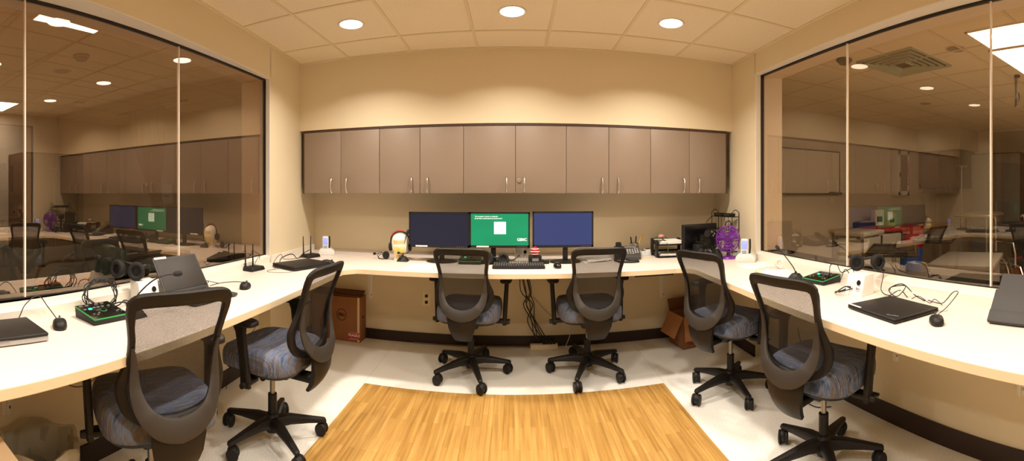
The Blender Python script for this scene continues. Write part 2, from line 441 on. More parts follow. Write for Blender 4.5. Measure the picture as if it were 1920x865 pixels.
# windows of one-way glass
def window(n, s, org, ang, y0, y1, zs, zh, joints, glass, gx):
    """gx(y): how far the glass sits back from the wall face (the panes stand slightly askew in the opening)"""
    w = bpy.data.objects.new('window_%d' % n, None); COL.objects.link(w); w.location = org; w.rotation_euler.z = R(ang); struct(w)
    X = lambda a: s*a
    b = MB()                                                        # frame: jambs and head lining
    b.span((X(.0), y1-.012, zs-.03), (X(.26), y1+.001, zh)); b.span((X(.0), y0, zs-.03), (X(.26), y0+.012, zh)); b.span((X(.001), y0, zh-.006), (X(.26), y1, zh+.002))
    b.build('window_frame', 'trim_paint', w)
    b = MB()                                                        # sill: backsplash board, step and ledge
    prof = [(-.002, DZ-.003), (-.002, DZ+.046), (.002, DZ+.05), (.018, DZ+.05), (.020, DZ+.056), (.030, zs-.004), (.045, zs), (.26, zs), (.26, DZ-.003)]
    ring = lambda y: [(X(px), y, pz) for px, pz in prof]
    b.loft([ring(y0+.01), ring(y1-.01)]); b.build('window_sill', 'trim_paint', w, angle=20)
    def bar(b, a, c, o0, o1, z0, z1):                               # an upright slab that follows the glass line
        b.prism([(X(gx(a)+o0), a), (X(gx(c)+o0), c), (X(gx(c)+o1), c), (X(gx(a)+o1), a)], z0, z1)
    b = MB(); bar(b, y0+.012, y1-.012, -.008, .018, zh-.016, zh-.004); bar(b, y0+.012, y1-.012, -.005, .016, zs-.001, zs+.005)
    bar(b, y1-.02, y1-.012, -.01, .02, zs, zh); b.build('gasket', 'gasket', w)
    ys = [y0+.013]+list(joints)+[y1-.021]
    for a, c in zip(ys, ys[1:]):
        b = MB(); bar(b, a+.003, c-.003, 0, .01, zs+.004, zh-.014); b.build('glass_pane', glass, w, smooth=False)
    for j in joints:
        b = MB(); bar(b, j-.0042, j+.0042, -.002, .012, zs+.004, zh-.014); b.build('glass_joint', 'joint', w, smooth=False)
    return w
def joint_y(px, s, org, ang, gx):   # where the photo's upright joint line meets the glass plane
    th = (px-CX)/FH; d = Vector((sin(th), cos(th), 0)); mi = (Matrix.Translation(org) @ rotz(ang)).inverted()
    o = mi @ Vector((0, 0, 0)); d = mi.to_3x3() @ d; y = 1.0
    for _ in range(20): t = (s*gx(y)-o.x)/d.x; y = (o+d*t).y
    return y
gl = lambda y: .160-.0445*(y-.3)
gr = lambda y: .128-.0262*(y-.3)
window(1, -1, (LX, 0, 0), LA, -.9, 2.925, .792, 2.065, [joint_y(47, -1, (LX, 0, 0), LA, gl), joint_y(335.5, -1, (LX, 0, 0), LA, gl)], 'mirror_glass', gl)
window(2, 1, (RX, 0, 0), RA, -.9, 3.068, .800, 2.137, [joint_y(1857.5, 1, (RX, 0, 0), RA, gr), joint_y(1588, 1, (RX, 0, 0), RA, gr)], 'mirror_glass_right', gr)

# worktop: one continuous U-shaped slab
def lx(y, o=0): return LX - tan(R(LA))*y + o
def rx(y, o=0): return RX + tan(R(-RA))*y + o
poly = [(lx(-1.2)-.002, -1.2), (-1.116+.0297*1.2, -1.2), (-1.2, 2.83), (-1.196, 2.88), (-1.13, 2.955), (-1.08, 2.965), (1.16, 2.965), (1.235, 2.95), (1.276, 2.88), (1.277, 2.82), (1.205-.03, -1.2), (rx(-1.2)+.002, -1.2), (rx(3.85), 3.855), (lx(3.85), 3.855)]
o = MB().prism(poly, DZ-.034, DZ, bev=.003).build('worktop', ['laminate', 'laminate_edge'], smooth=False)
for f in o.data.polygons: f.material_index = 0 if f.normal.z > .8 else 1
tag(o, 'white laminate worktop running in a U along three walls', 'worktop')
b = MB()
b.span((lx(3.84)+.01, YB-.016, DZ+.0005), (rx(3.84)-.01, YB-.001, DZ+.012)); struct(b.build('trim_3', 'laminate'))
for s, org, ang, y0, y1, nm in ((-1, (LX, 0, 0), LA, 2.925, 3.82, 'trim_4'), (1, (RX, 0, 0), RA, 3.068, 3.82, 'trim_5')):
    b = MB(); b.span((-s*.016, y0, DZ+.0005), (-s*.001, y1, DZ+.05)); o = b.build(nm, 'trim_paint'); o.location = org; o.rotation_euler.z = R(ang); struct(o)
# desk brackets
def bracket(loc, rz, label):
    t = thing('desk_bracket', label, 'bracket', loc, rz, 'steel brackets under the worktop')
    b = MB(); b.span((-.024, -.006, -.36), (.024, 0, -.001), .002); b.span((-.004, -.02, -.36), (.004, -.006, -.002)); b.build('wall_plate', 'trim_paint', t)
    b = MB(); b.span((-.004, -.28, -.03), (.004, -.006, -.002)); b.build('arm', 'trim_paint', t)
    MB().cyl((.014, -.006, -.33), (.014, -.009, -.33), .006, n=10).build('screw', 'steel', t)
zb = DZ-.034
bracket((on_y(694, YB), YB, zb), 0, 'white bracket on back wall beside the tall monitor carton')
bracket((on_y(1037, YB), YB, zb), 0, 'white bracket on back wall right of the hanging cord bundle')
bracket((on_y(1241, YB), YB, zb), 0, 'white bracket on back wall left of the open carton')
p = LW(-.10, .76); bracket((p.x, p.y, zb), LA+90, 'white bracket under left worktop nearest the beige pedestal')
p = LW(-.10, 2.28); bracket((p.x, p.y, zb), LA+90, 'white bracket under left worktop beside the adapter cluster')
p = RW(.10, .83); bracket((p.x, p.y, zb), RA-90, 'white bracket under right worktop at the near end')
p = RW(.10, 1.63); bracket((p.x, p.y, zb), RA-90, 'white bracket under right worktop behind the near right chair')

# wall cabinets
cx = [on_y(p, YS) for p in (568, 639, 711.5, 787.5, 869, 966.6, 1062, 1141.6, 1220, 1292.5, 1363.6)]
hx = [on_y(p, YS) for p in (622.5, 651, 772, 802, 950, 983, 1129, 1159, 1281.6, 1309.4)]
names = ['two-door taupe wall cabinet at the left end, by the left window', 'two-door taupe wall cabinet, second from the left end', 'widest taupe wall cabinet in the middle, with a door lock', 'two-door taupe wall cabinet, second from the right end', 'two-door taupe wall cabinet at the right end, above wire rack']
ZB, ZT = 1.236, 1.728
for i in range(5):
    x0, xm, x1 = cx[2*i], cx[2*i+1], cx[2*i+2]; c = (x0+x1)/2
    t = thing('wall_cabinet', names[i], 'cabinet', (c, YS, ZB), 0, 'taupe wall cabinets over the back worktop')
    b = MB(); b.span((x0-c+.001, .02, 0), (x1-c-.001, YB-YS-.002, ZT-ZB+.018)); b.build('body', 'cab_edge', t)
    b = MB(); b.span((x0-c+.001, .004, ZT-ZB+.003), (x1-c-.001, .02, ZT-ZB+.020)); b.build('top_rail', 'cab_edge', t)
    if i in (0, 4):
        b = MB(); e = x0-c if i == 0 else x1-c-.012; b.span((e, .003, -.002), (e+.012, .022, ZT-ZB+.018)); b.build('end_filler', 'cab_edge', t)
    for k, (a, d) in enumerate(((x0, xm), (xm, x1))):
        lo = a-c+(.014 if (i == 0 and k == 0) else .0018); hi = d-c-(.014 if (i == 4 and k == 1) else .0018)
        dr = MB().span((lo, 0, 0), (hi, .019, ZT-ZB), .0012).build('door', 'cab_laminate', t)
        h = hx[2*i+k]-c
        hb = MB(); hb.tube([(h, .0, .115), (h, -.012, .116), (h, -.024, .10), (h, -.030, .06), (h, -.024, .02), (h, -.012, .004), (h, 0, .005)], .0052, 8, 4)
        hb.ball((h, -.004, .115), .007, 10, 6); hb.ball((h, -.004, .006), .007, 10, 6); hb.build('handle', 'chrome', dr)
        if i == 2 and k == 1:
            L = on_y(973.5, YS)-c; lb = MB(); lb.lathe([(.017, 0), (.017, .006), (.012, .011), (.0, .012)], 18, T(L, 0, .093) @ rotx(90)); lb.build('lock', 'chrome', dr)

# recessed downlights
def downlight(x, y, label, lit=True, zc=HC, power=0, r=.078, group='recessed ceiling lights in the control room'):
    t = thing('downlight', label, 'ceiling light', (x, y, zc), 0, group)
    MB().lathe([(r, -.001), (r+.006, -.005), (r+.013, -.006), (r+.016, -.001)], 32).build('trim_ring', 'light_trim', t)
    MB().lathe([(0, -.003), (r*.6, -.0035), (r, -.003)], 32).build('lens', 'light_lens' if lit else 'dead_lens', t)
    if power:
        ld = bpy.data.lights.new('downlight_lamp', 'AREA'); ld.energy = power; ld.color = (1.0, .895, .77); ld.shape = 'DISK'; ld.size = .148; ld.spread = R(138)
        lo = bpy.data.objects.new('downlight_lamp', ld); COL.objects.link(lo); lo.location = (x, y, zc-.0075)
POW = 11.5
rows = ((2.80, ('above the left wall cabinets', 'above the middle wall cabinet', 'above the right wall cabinets')), (1.52, ('in the middle row on the left', 'in the middle row at centre', 'in the middle row on the right')), (.24, ('overhead on the left', 'overhead at centre', 'overhead on the right')))
for ri, (y, nm) in enumerate(rows):
    for x, q in zip((-1.105, -.012, 1.06), nm):
        if ri == 0 or True:
            downlight(x, y, 'round lit downlight in the ceiling, '+q, True, HC, POW)
# ------------------------------------------------------------------ task chairs
def interp(tab, x):
    if x <= tab[0][0]: return tab[0][1]
    for (a, fa), (b_, fb) in zip(tab, tab[1:]):
        if x <= b_: t = (x-a)/(b_-a); t = t*t*(3-2*t) if False else t; return fa+(fb-fa)*t
    return tab[-1][1]
YBK = [(.44, -.275), (.50, -.262), (.56, -.252), (.62, -.254), (.68, -.270), (.74, -.292), (.80, -.318), (.86, -.345), (.90, -.362)]
FR = [(0, .884), (.10, .884), (.150, .880), (.168, .868), (.174, .845), (.169, .80), (.161, .75), (.162, .70), (.175, .65), (.186, .61), (.184, .575), (.164, .535), (.118, .508), (.06, .496), (0, .492)]
def curve_y(x): return .55*x*x          # the back wraps forward at the sides
def sweep_band(b, path, wfun, tfun, closed=True, yoff=lambda x, z: 0):
    """path in (x,z): a rounded flat band lying on the back surface"""
    N = len(path); rings = []
    for i, (x, z) in enumerate(path):
        if closed: a = path[(i-1) % N]; c = path[(i+1) % N]
        else: a = path[max(i-1, 0)]; c = path[min(i+1, N-1)]
        tx, tz = c[0]-a[0], c[1]-a[1]; L = sqrt(tx*tx+tz*tz) or 1; nx, nz = tz/L, -tx/L
        w = wfun(x, z)/2; th = tfun(x, z)/2; y0 = yoff(x, z); ring = []
        for k in range(10):
            an = 2*pi*(k+.5)/10; ca, sa = cos(an), sin(an)
            e = lambda q: math.copysign(abs(q)**.55, q)
            u = e(ca)*w; v = e(sa)*th; px, pz = x+nx*u, z+nz*u
            ring.append((px, interp(YBK, pz)+curve_y(px)+y0+v, pz))
        rings.append(ring)
    if closed: rings.append(rings[0])
    b.loft(rings, not closed)
def make_chair(label):
    t = thing('task_chair', label, 'chair', (0, 0, 0), 0, 'mesh-backed task chairs')
    # base
    b = MB(); b.lathe([(.0, .045), (.036, .05), (.045, .075), (.046, .118), (.036, .135), (.030, .14), (0, .14)], 20)
    for k in range(5):
        a = 2*pi*k/5; m = rotz(math.degrees(a))
        rg = []
        for r, w, h, z in ((.02, .062, .062, .098), (.10, .052, .050, .102), (.20, .040, .034, .092), (.27, .034, .026, .082), (.296, .030, .024, .078), (.302, .022, .014, .076)):
            ring = []
            for q in range(12):
                an = 2*pi*(q+.5)/12; e = lambda c_: math.copysign(abs(c_)**.6, c_)
                ring.append(m @ Vector((e(cos(an))*w/2, r, z+e(sin(an))*h/2)))
            rg.append(ring)
        b.loft(rg)
    b.build('star_base', 'chair_plastic', t)
    for k in range(5):
        a = 2*pi*k/5; sw = math.degrees(a)+random.choice((-70, 60, 95, -110, 75)); P = Matrix.Rotation(a, 4, 'Z') @ T(0, .288, 0) @ Matrix.Rotation(R(sw), 4, 'Z')
        b = MB(); b.cyl(P @ Vector((0, 0, .05)), P @ Vector((0, 0, .082)), .009, n=10)
        b.lathe([(.0, -.013), (.026, -.013), (.029, -.006), (.029, .006), (.026, .013), (0, .013)], 16, P @ T(0, .012, .040) @ roty(90))
        c = b.build('caster', 'black', t)
        w = MB()
        for s in (-1, 1): w.lathe([(0, s*.010), (.024, s*.010), (.0325, s*.014), (.0335, s*.020), (.030, s*.026), (.015, s*.028), (0, s*.027)], 20, P @ T(0, .012, .0335) @ roty(90))
        w.build('wheel', 'chair_plastic', c)
    b = MB(); b.cyl((0, 0, .13), (0, 0, .235), .025, .025, 20); b.build('gas_lift', 'black', t)
    MB().cyl((0, 0, .225), (0, 0, .36), .0145, n=16).build('piston', 'steel', t)
    # mechanism, spine arm, levers
    b = MB(); b.box((0, -.01, .372), (.15, .26, .05), .014, 3, taper=(1.15, 1.1)); b.box((0, -.175, .362), (.075, .18, .034), .01, 2); b.box((0, .02, .395), (.40, .07, .018), .006)
    b.build('mechanism', 'black', t)
    b = MB(); b.tube([(.06, .02, .372), (.16, .03, .370), (.235, .035, .366)], .006, 8, 3); b.box((.262, .037, .365), (.06, .024, .012), .005); b.build('lever', 'black', t)
    b = MB(); b.cyl((-.08, -.03, .368), (-.14, -.03, .366), .017, .020, 14); b.build('tension_knob', 'black', t)
    # seat
    def outline(s, z, dz=0, n=44):
        out = []
        for k in range(n):
            a = 2*pi*k/n; e = lambda c_, p: math.copysign(abs(c_)**p, c_)
            x = e(cos(a), .52)*.232*s; y = .005+e(sin(a), .52)*.242*s
            if y > 0: x *= 1-.10*(y/.24)**2
            droop = -.030*max(0, (y-.10)/.14)**2+.012*max(0, (-y-.10)/.14)**2
            out.append((x, y, z+droop+dz*(x/.23)**2))
        return out
    b = MB(); b.loft([outline(.93, .402), outline(.985, .408), outline(1.0, .425), outline(1.005, .452), outline(.995, .474), outline(.972, .489), outline(.92, .499, .004), outline(.8, .504, .008), outline(.6, .503, .010), outline(.35, .500, .01), outline(.1, .498, .01)])
    b.build('seat', 'seat_fabric', t, angle=60)
    b = MB(); b.loft([outline(.80, .386), outline(.9, .390), outline(.94, .402)]); b.build('seat_pan', 'black', t)
    # arms
    for s in (-1, 1):
        b = MB(); rg = []
        for (x, y, z, wx, wy) in ((s*.255, -.01, .350, .030, .058), (s*.257, -.008, .40, .032, .056), (s*.262, .0, .50, .034, .050), (s*.268, .012, .60, .030, .060), (s*.27, .02, .638, .034, .085)):
            e = lambda c_: math.copysign(abs(c_)**.55, c_)
            rg.append([(x+e(cos(2*pi*(k+.5)/12))*wx/2, y+e(sin(2*pi*(k+.5)/12))*wy/2, z) for k in range(12)])
        b.loft(rg); b.box((s*.225, -.01, .372), (.09, .055, .022), .006); b.cyl((s*.262, -.01, .366), (s*.292, -.01, .366), .017, .013, 14)
        ar = b.build('arm_post', 'chair_plastic', t)
        pz = .652; rg = []
        for f, dz in ((.90, -.014), (1, -.008), (1, .004), (.96, .010), (.86, .013)):
            ring = []
            for k in range(24):
                a = 2*pi*k/24; e = lambda c_, p: math.copysign(abs(c_)**p, c_)
                ring.append((s*.268+e(cos(a), .6)*.043*f*(1-.12*sin(a)), .035+e(sin(a), .6)*.122*f, pz+dz-.01*max(0, sin(a))**3))
            rg.append(ring)
        b = MB(); b.loft(rg); b.build('armrest', 'black', t, angle=50)
    # back: frame, mesh, U-shaped support running into the spine
    half = spline([(x, z, 0) for x, z in FR], 4)
    half = [(p.x, p.y) for p in half]; loop = half+[(-x, z) for x, z in half[-2:0:-1]]
    b = MB(); sweep_band(b, loop, lambda x, z: .024+(.022 if z > .86 else (.012*max(0, (z-.80)/.06) if z > .80 else .016*max(0, min(1, (.70-z)/.08)))), lambda x, z: .028)
    b.build('back_frame', 'chair_plastic', t)
    rows = []; nz = 26
    def wid(z):
        best = 0
        for (x0, z0), (x1, z1) in zip(half, half[1:]):
            if (z0-z)*(z1-z) <= 0 and abs(z1-z0) > 1e-9: best = max(best, x0+(x1-x0)*(z-z0)/(z1-z0))
        return best
    for i in range(nz+1):
        z = .500+(.872-.500)*i/nz; w = max(wid(z)-.004, .02)
        rows.append([(w*(2*k/14-1), interp(YBK, z)+curve_y(w*(2*k/14-1))+.004, z) for k in range(15)])
    MB().grid(rows).build('back_mesh', 'back_mesh', t)
    U = [(.158, .735), (.152, .69), (.150, .64), (.146, .60), (.133, .562), (.105, .527), (.060, .501), (0, .490)]
    uh = [(p.x, p.y) for p in spline([(x, z, 0) for x, z in U], 4)]; up = uh+[(-x, z) for x, z in uh[-2::-1]]
    off = lambda x, z: -.012-.052*max(0, min(1, (.735-z)/.20))**1.3
    b = MB(); sweep_band(b, up, lambda x, z: .010+.064*max(0, min(1, (.735-z)/.26)), lambda x, z: .014+.004*max(0, min(1, (.735-z)/.2)), False, off)
    b.build('back_support', 'chair_grey', t)
    rg = []
    for z, w, y, th in ((.505, .105, -.330, .012), (.46, .100, -.338, .02), (.41, .090, -.332, .024), (.38, .080, -.318, .026), (.35, .070, -.298, .026), (.325, .062, -.274, .022), (.316, .056, -.264, .012)):
        ring = []
        for k in range(7): x = w*(2*k/6-1); ring.append((x, y+2.2*x*x, z))
        for k in range(6, -1, -1): x = w*(2*k/6-1)*.97; ring.append((x, y+2.2*x*x+th, z))
        rg.append(ring)
    b = MB(); b.loft(rg); b.box((0, -.255, .362), (.07, .07, .036), .008); b.build('spine', 'chair_plastic', t)
    return t
chairs = [
    ('task chair at the left worktop nearest the viewer, its back to us', (-1.315, 1.185), 66, (1, 1, 1.04)),
    ('task chair at the left worktop turned sideways, beside the tall carton', (-1.265, 2.03), 88, (1, 1, 1)),
    ('task chair at the back worktop in front of the left monitor', (-.325, 3.26), -4, (1, 1.2, 1)),
    ('task chair at the back worktop below the right monitor and papers', (.555, 3.255), 2, (1, 1.2, 1)),
    ('task chair at the right worktop nearest the back corner and open carton', (1.425, 2.615), -66, (1, 1, 1)),
    ('task chair at the right worktop nearest the viewer, by white jack box', (1.425, 1.645), -75, (1, 1, 1))]
first = make_chair(chairs[0][0]); allc = [first]+[copy_tree(first) for _ in chairs[1:]]
base_rot = [0, 4, 60, 8, 25, 12]
for o, (lab, (x, y), rz, sc), br in zip(allc, chairs, base_rot):
    o['label'] = lab; o.location = (x, y, 0); o.rotation_euler.z = R(rz); o.scale = sc
    if br:                                    # the star base is swivelled on its own pivot
        for ch in o.children:
            if ch.name.startswith(('star_base', 'caster')): ch.rotation_euler.z = R(br)
# ------------------------------------------------------------------ things on the worktops
def rect_at(*px):  return [at(*p) for p in px]
def mouse(label, loc, rz, cord, m='black', L=.108, W=.06, group='computer mice on the worktops'):
    t = thing('computer_mouse', label, 'mouse', loc, rz, group); rg = []
    for f, z in ((.90, .0), (.98, .004), (1.0, .010), (.97, .018), (.86, .026), (.66, .032), (.38, .0355), (.08, .0365)):
        ring = []
        for k in range(24):
            a = 2*pi*k/24; e = lambda c_, p: math.copysign(abs(c_)**p, c_)
            x = e(cos(a), .75)*W/2*f; y = e(sin(a), .8)*L/2*f
            ring.append((x*(1-.12*cos(2*a)*0), y-.006*(1-f), z*(1-.25*max(0, y/(L/2)))))
        rg.append(ring)
    MB().loft(rg).build('shell', m, t, angle=60)
    b = MB(); b.cyl((-.004, L*.27, .029), (.004, L*.27, .029), .008, n=14); b.build('scroll_wheel', 'dark_grey', t)
    b = MB(); b.box((0, -.012, .0372), (.024, .0035, .001)); b.build('marking', 'button_grey', t)
    if cord:
        inv = (Matrix.Translation(t.location) @ rotz(rz)).inverted()
        pts = [(0, L/2-.003, .010)]+[inv @ Vector(p) for p in cord]
        MB().tube(pts, .0021, 6, 6).build('cord', 'black_cord', t)
    return t
def laptop_closed(label, loc, rz, w, d, h, sticker=None, silver=False, mark=None, group='closed laptops on the worktops'):
    """local: front edge toward -y"""
    t = thing('laptop', label, 'laptop', loc, rz, group)
    b = MB(); b.box((0, 0, h*.32+.002), (w, d, h*.56), .004, 2); b.build('base', 'silver' if silver else 'black', t)
    b = MB(); b.box((0, 0, h*.80+.001), (w, d, h*.40), .005, 3); lid = b.build('lid', 'black', t)
    b = MB(); b.cyl((-w*.36, d/2-.003, h*.6), (w*.36, d/2-.003, h*.6), h*.30, n=12); b.build('hinge', 'black', t)
    for s in (-1, 1):
        for q in (-1, 1): MB().cyl((s*w*.42, q*d*.40, 0), (s*w*.42, q*d*.40, .004), .008, n=10).build('foot', 'black_soft', t)
    if silver: MB().box((0, -d/2-.001, h*.62), (.045, .003, .008), .001).build('latch', 'steel', lid)
    for (x, y, sx, sy) in (sticker or []): MB().box((x, y, h+.0013), (sx, sy, .0006)).build('sticker', 'paper', lid)
    if mark:
        s, x, y, size, a = mark; text(s, size, 'silver', lid, T(x, y, h+.0014) @ rotz(a), 'lettering')
    return t
def headphones(label, loc, rz, tilt=0, band=True, m='black_soft', bl=1, r=.045):
    """lying: cups on their rims facing -y, band arching behind"""
    t = thing('headphones', label, 'headphones', loc, rz, 'headphones on the worktops')
    for s in (-1, 1):
        P = T(s*.058, -.012*s, r*.93) @ rotz(s*14) @ rotx(90-tilt)
        b = MB(); b.lathe([(0, -.02), (r*.6, -.02), (r*.86, -.012), (r*.92, .0), (r*.9, .008), (0, .008)], 26, P); c = b.build('ear_cup', 'black', t)
        b = MB(); b.torus((0, 0, 0), r*.70, r*.25, None, 26, 8)
        for v in b.bm.verts: v.co = P @ T(0, 0, .014) @ v.co
        b.build('ear_cushion', m, c)
    if band:
        b = MB(); pts = [(-.062, .016, r*1.2), (-.085, .05, r*1.4), (-.07, .12, r*1.25), (-.02, .16, r*.9), (.03, .155, r*.85), (.075, .11, r*1.1), (.088, .045, r*1.3), (.062, .02, r*1.2)]
        b.tube([(x_, y_*bl, z_) for x_, y_, z_ in pts], .0075, 8, 5); b.build('headband', 'black', t)
        for s in (-1, 1): MB().tube([(s*.058, .012, r), (s*.074, .03, r*1.35), (s*.08, .05, r*1.38)], .004, 6, 3).build('yoke', 'steel', t)
    return t
def jack_box(label, loc, rz, plug=True):
    """white wedge box, sloped face toward -y"""
    t = thing('jack_box', label, 'jack box', loc, rz, 'white jack boxes on the worktops')
    w = .112; prof = [(-.062, 0), (.055, 0), (.055, .10), (-.030, .10)]
    b = MB(); b.prism(prof, -w/2, w/2, Matrix(((0, 0, 1, 0), (1, 0, 0, 0), (0, 1, 0, 0), (0, 0, 0, 1))), .003); b.build('housing', 'white_plastic', t)
    n = Vector((0, -.10, .032)).normalized(); P0 = Vector((0, -.046, .05)); ang = math.degrees(atan2(.032, .10))
    F = T(*P0) @ rotx(90-ang)          # local: x right, y up the slope, z out of the face
    for s in (-1, 1):
        b = MB(); b.box((0, 0, .0012), (.034, .058, .0024), .001)
        for v in b.bm.verts: v.co = F @ T(s*.026, 0, 0) @ v.co
        pl = b.build('face_plate', 'device_white', t)
        if s < 0:
            b = MB(); b.box((0, .008, .003), (.016, .024, .004), .0015)
            for v in b.bm.verts: v.co = F @ T(-.026, 0, 0) @ v.co
            b.build('switch', 'white_plastic', pl)
        else:
            b = MB(); b.lathe([(0, .0), (.012, .0), (.013, .004), (.0105, .006), (0, .006)], 20, F @ T(.026, .014, .002)); b.build('socket', 'black_gloss', pl)
            b = MB(); b.lathe([(.0, 0), (.011, 0), (.011, .004), (.006, .007), (0, .007)], 18, F @ T(.026, -.014, .002)); b.build('jack', 'chrome', pl)
    if plug:
        b = MB(); b.cyl(F @ Vector((-.026, -.014, .002)), F @ Vector((-.026, -.014, .030)), .0055, .004, 12)
        b.tube([F @ Vector((-.026, -.014, .028)), F @ Vector((-.03, -.02, .05)), F @ Vector((-.045, -.04, .07)), (-.085, -.10, .012), (-.12, -.06, .006), (-.10, .03, .006)], .0028, 6, 6)
        b.build('plug', 'black_cord', t)
    return t
def mixer(label, loc, rz, w=.175, d=.165):
    """streaming mixer, low front toward -y"""
    t = thing('audio_mixer', label, 'audio mixer', loc, rz, 'green edged audio mixers')
    X = Matrix(((0, 0, 1, 0), (1, 0, 0, 0), (0, 1, 0, 0), (0, 0, 0, 1)))
    b = MB(); b.prism([(-d/2+.006, 0), (d/2-.006, 0), (d/2, .040), (-d/2, .022)], -w/2, w/2, X, .003); b.build('body', 'black', t)
    sl = math.degrees(atan2(.018, d)); F = T(0, 0, .031) @ rotx(sl)
    b = MB(); b.box((0, 0, .001), (w+.004, d+.004, .005), .002)
    for v in b.bm.verts: v.co = F @ v.co
    b.build('rim', 'green_rim', t)
    b = MB(); b.box((0, 0, .0035), (w-.004, d-.004, .003), .001)
    for v in b.bm.verts: v.co = F @ v.co
    top = b.build('top_panel', 'black_gloss', t)
    def pad(x, y, sx, sy, m, nm, h=.004):
        q = MB(); q.box((0, 0, .006), (sx, sy, h), .001)
        for v in q.bm.verts: v.co = F @ T(x, y, 0) @ v.co
        q.build(nm, m, top)
    pad(-.045, .022, .016, .011, 'led_green', 'lit_button')
    for x in (-.072, -.022, 0, .022, .055): pad(x, .028 if x > -.05 else .022, .014, .007, 'button_grey', 'button')
    for x in (-.07, -.04, .01, .04): pad(x, .062, .018, .008, 'button_grey', 'button')
    for x in (-.064, -.05, -.036, .05, .062, .074): pad(x, -.045, .002, .034, 'dark_grey', 'fader_slot'); 
    for x, y in ((-.064, -.04), (-.05, -.05), (-.036, -.036), (.05, -.046), (.062, -.04), (.074, -.05)): pad(x, y, .008, .005, 'mid_grey', 'fader', .008)
    b = MB(); b.lathe([(0, .004), (.0145, .004), (.0145, .006), (.010, .007), (.009, .014), (0, .014)], 22, F @ T(.004, -.008, 0)); b.build('knob', 'black', top)
    b = MB(); b.torus((0, 0, .0055), .0155, .0013)
    for v in b.bm.verts: v.co = F @ T(.004, -.008, 0) @ v.co
    b.build('knob_ring', 'green_rim', top)
    return t
def desk_mic(label, loc, rz, stem, head='foam', group='gooseneck microphones'):
    """stem: local points, last is the tip"""
    t = thing('desk_microphone', label, 'microphone', loc, rz, group)
    b = MB(); b.box((0, 0, .018), (.095, .085, .036), .006, 2, taper=(.45, .45)); b.build('base', 'black', t)
    MB().box((.02, -.034, .02), (.014, .01, .008), .002).build('switch', 'dark_grey', t)
    b = MB(); b.cyl((0, 0, .034), (0, 0, .046), .010, .007, 14); b.tube(stem, .0034, 8, 6); b.build('gooseneck', 'black', t)
    tip = Vector(stem[-1]); d = (tip-Vector(stem[-2])).normalized(); q = d.to_track_quat('Z', 'Y').to_matrix().to_4x4()
    b = MB(); b.lathe([(0, -.006), (.007, -.004), (.0115, .008), (.0125, .022), (.010, .034), (.004, .040), (0, .041)], 16, T(*tip) @ q); b.build('mic_head', 'black_soft', t)
    return t
def router(label, loc, rz, ant=((-.05, .04, 0), (.05, .04, 0))):
    t = thing('wifi_router', label, 'router', loc, rz, 'black routers with two antennas')
    b = MB(); b.box((0, 0, .014), (.15, .105, .024), .006, 2, taper=(.88, .86)); b.build('case', 'black', t)
    for x, y, a in ant:
        b = MB(); b.cyl((x, y, .012), (x, y, .04), .007, n=10); b.tube([(x, y, .03), (x+a*.5, y, .10), (x+a, y, .165)], .0062, 8, 3, r1=.0034); b.build('antenna', 'black', t)
    MB().box((0, -.046, .016), (.06, .004, .004)).build('indicator_strip', 'dark_grey', t)
    return t
def monitor(label, x0, x1, y, z0, z1, kind, column_x, sticker):
    """screen facing -y"""
    c = (x0+x1)/2; w = x1-x0; h = z1-z0
    t = thing('monitor', label, 'monitor', (c, y, DZ), 0, 'three monitors on the back worktop'); zb = z0-DZ
    b = MB(); b.span((-w/2, 0, zb), (w/2, .018, zb+h), .003); b.box((0, .03, zb+h*.5), (w*.62, .028, h*.6), .01, 2); b.build('housing', 'black', t)
    b = MB(); e = .012; f = .017
    b.span((-w/2, -.004, zb), (w/2, .001, zb+f)); b.span((-w/2, -.004, zb+h-e), (w/2, .001, zb+h)); b.span((-w/2, -.004, zb), (-w/2+e, .001, zb+h)); b.span((w/2-e, -.004, zb), (w/2, .001, zb+h)); b.build('bezel', 'black', t)
    sc = MB().span((-w/2+e, -.0015, zb+f), (w/2-e, .0005, zb+h-e)).build('screen', kind, t, smooth=False)
    b = MB()
    for k in range(5): b.box((w/2-.028-.017*k, -.0045, zb+.008), (.007, .002, .003))
    b.build('button_row', 'mid_grey', t)
    if sticker is not None: MB().box((-w/2+sticker, -.005, zb+.009), (.098, .0012, .010)).build('sticker', 'paper', t)
    b = MB(); b.span((column_x-.02, .018, .012), (column_x+.02, .045, zb+.08), .004); b.lathe([(0, 0), (.125, 0), (.128, .006), (.10, .012), (.03, .016), (0, .016)], 32, T(column_x, .035, 0) @ Matrix.Diagonal((1, .8, 1, 1))); b.build('stand', 'black', t)
    return t, sc, w, h, zb
YM = 3.42
mx = lambda p: on_y(p, YM)
mz = lambda y, d=3.45: H0-(y-CY)*d/FV
monitor('left monitor with a dark navy blank screen behind the left chair', mx(767), mx(880), YM, mz(465), mz(398), 'screen_off', .02, .105)
mt, sc, w, h, zb = monitor('middle monitor showing a bright green login screen', mx(880.3), mx(993.5), YM, mz(465, 3.42), mz(398, 3.42), 'screen_green', -.05, .105)
monitor('right monitor with a plain blue screen above the papers', mx(998.5), mx(1112.5), YM, mz(464), mz(396.6), 'screen_blue', .02, None)
A = lambda x, z: T(x, -.0022, z) @ rotx(90)
text('\u201cTo every patient, every time, we will provide', .0098, 'screen_text', sc, A(-w/2+.042, zb+h-.032), align='LEFT', bold=.0003)
text('the care that we would want for our own loved ones.\u201d', .0098, 'screen_text', sc, A(-w/2+.042, zb+h-.046), align='LEFT', bold=.0003)
text('GBMC', .028, 'screen_text', sc, A(w/2-.062, zb+.058), sx=1.0, bold=.0004)
dlg = MB().span((-.044, -.0026, zb+.098), (.050, -.0014, zb+.186)).build('login_window', 'screen_dialog', sc)
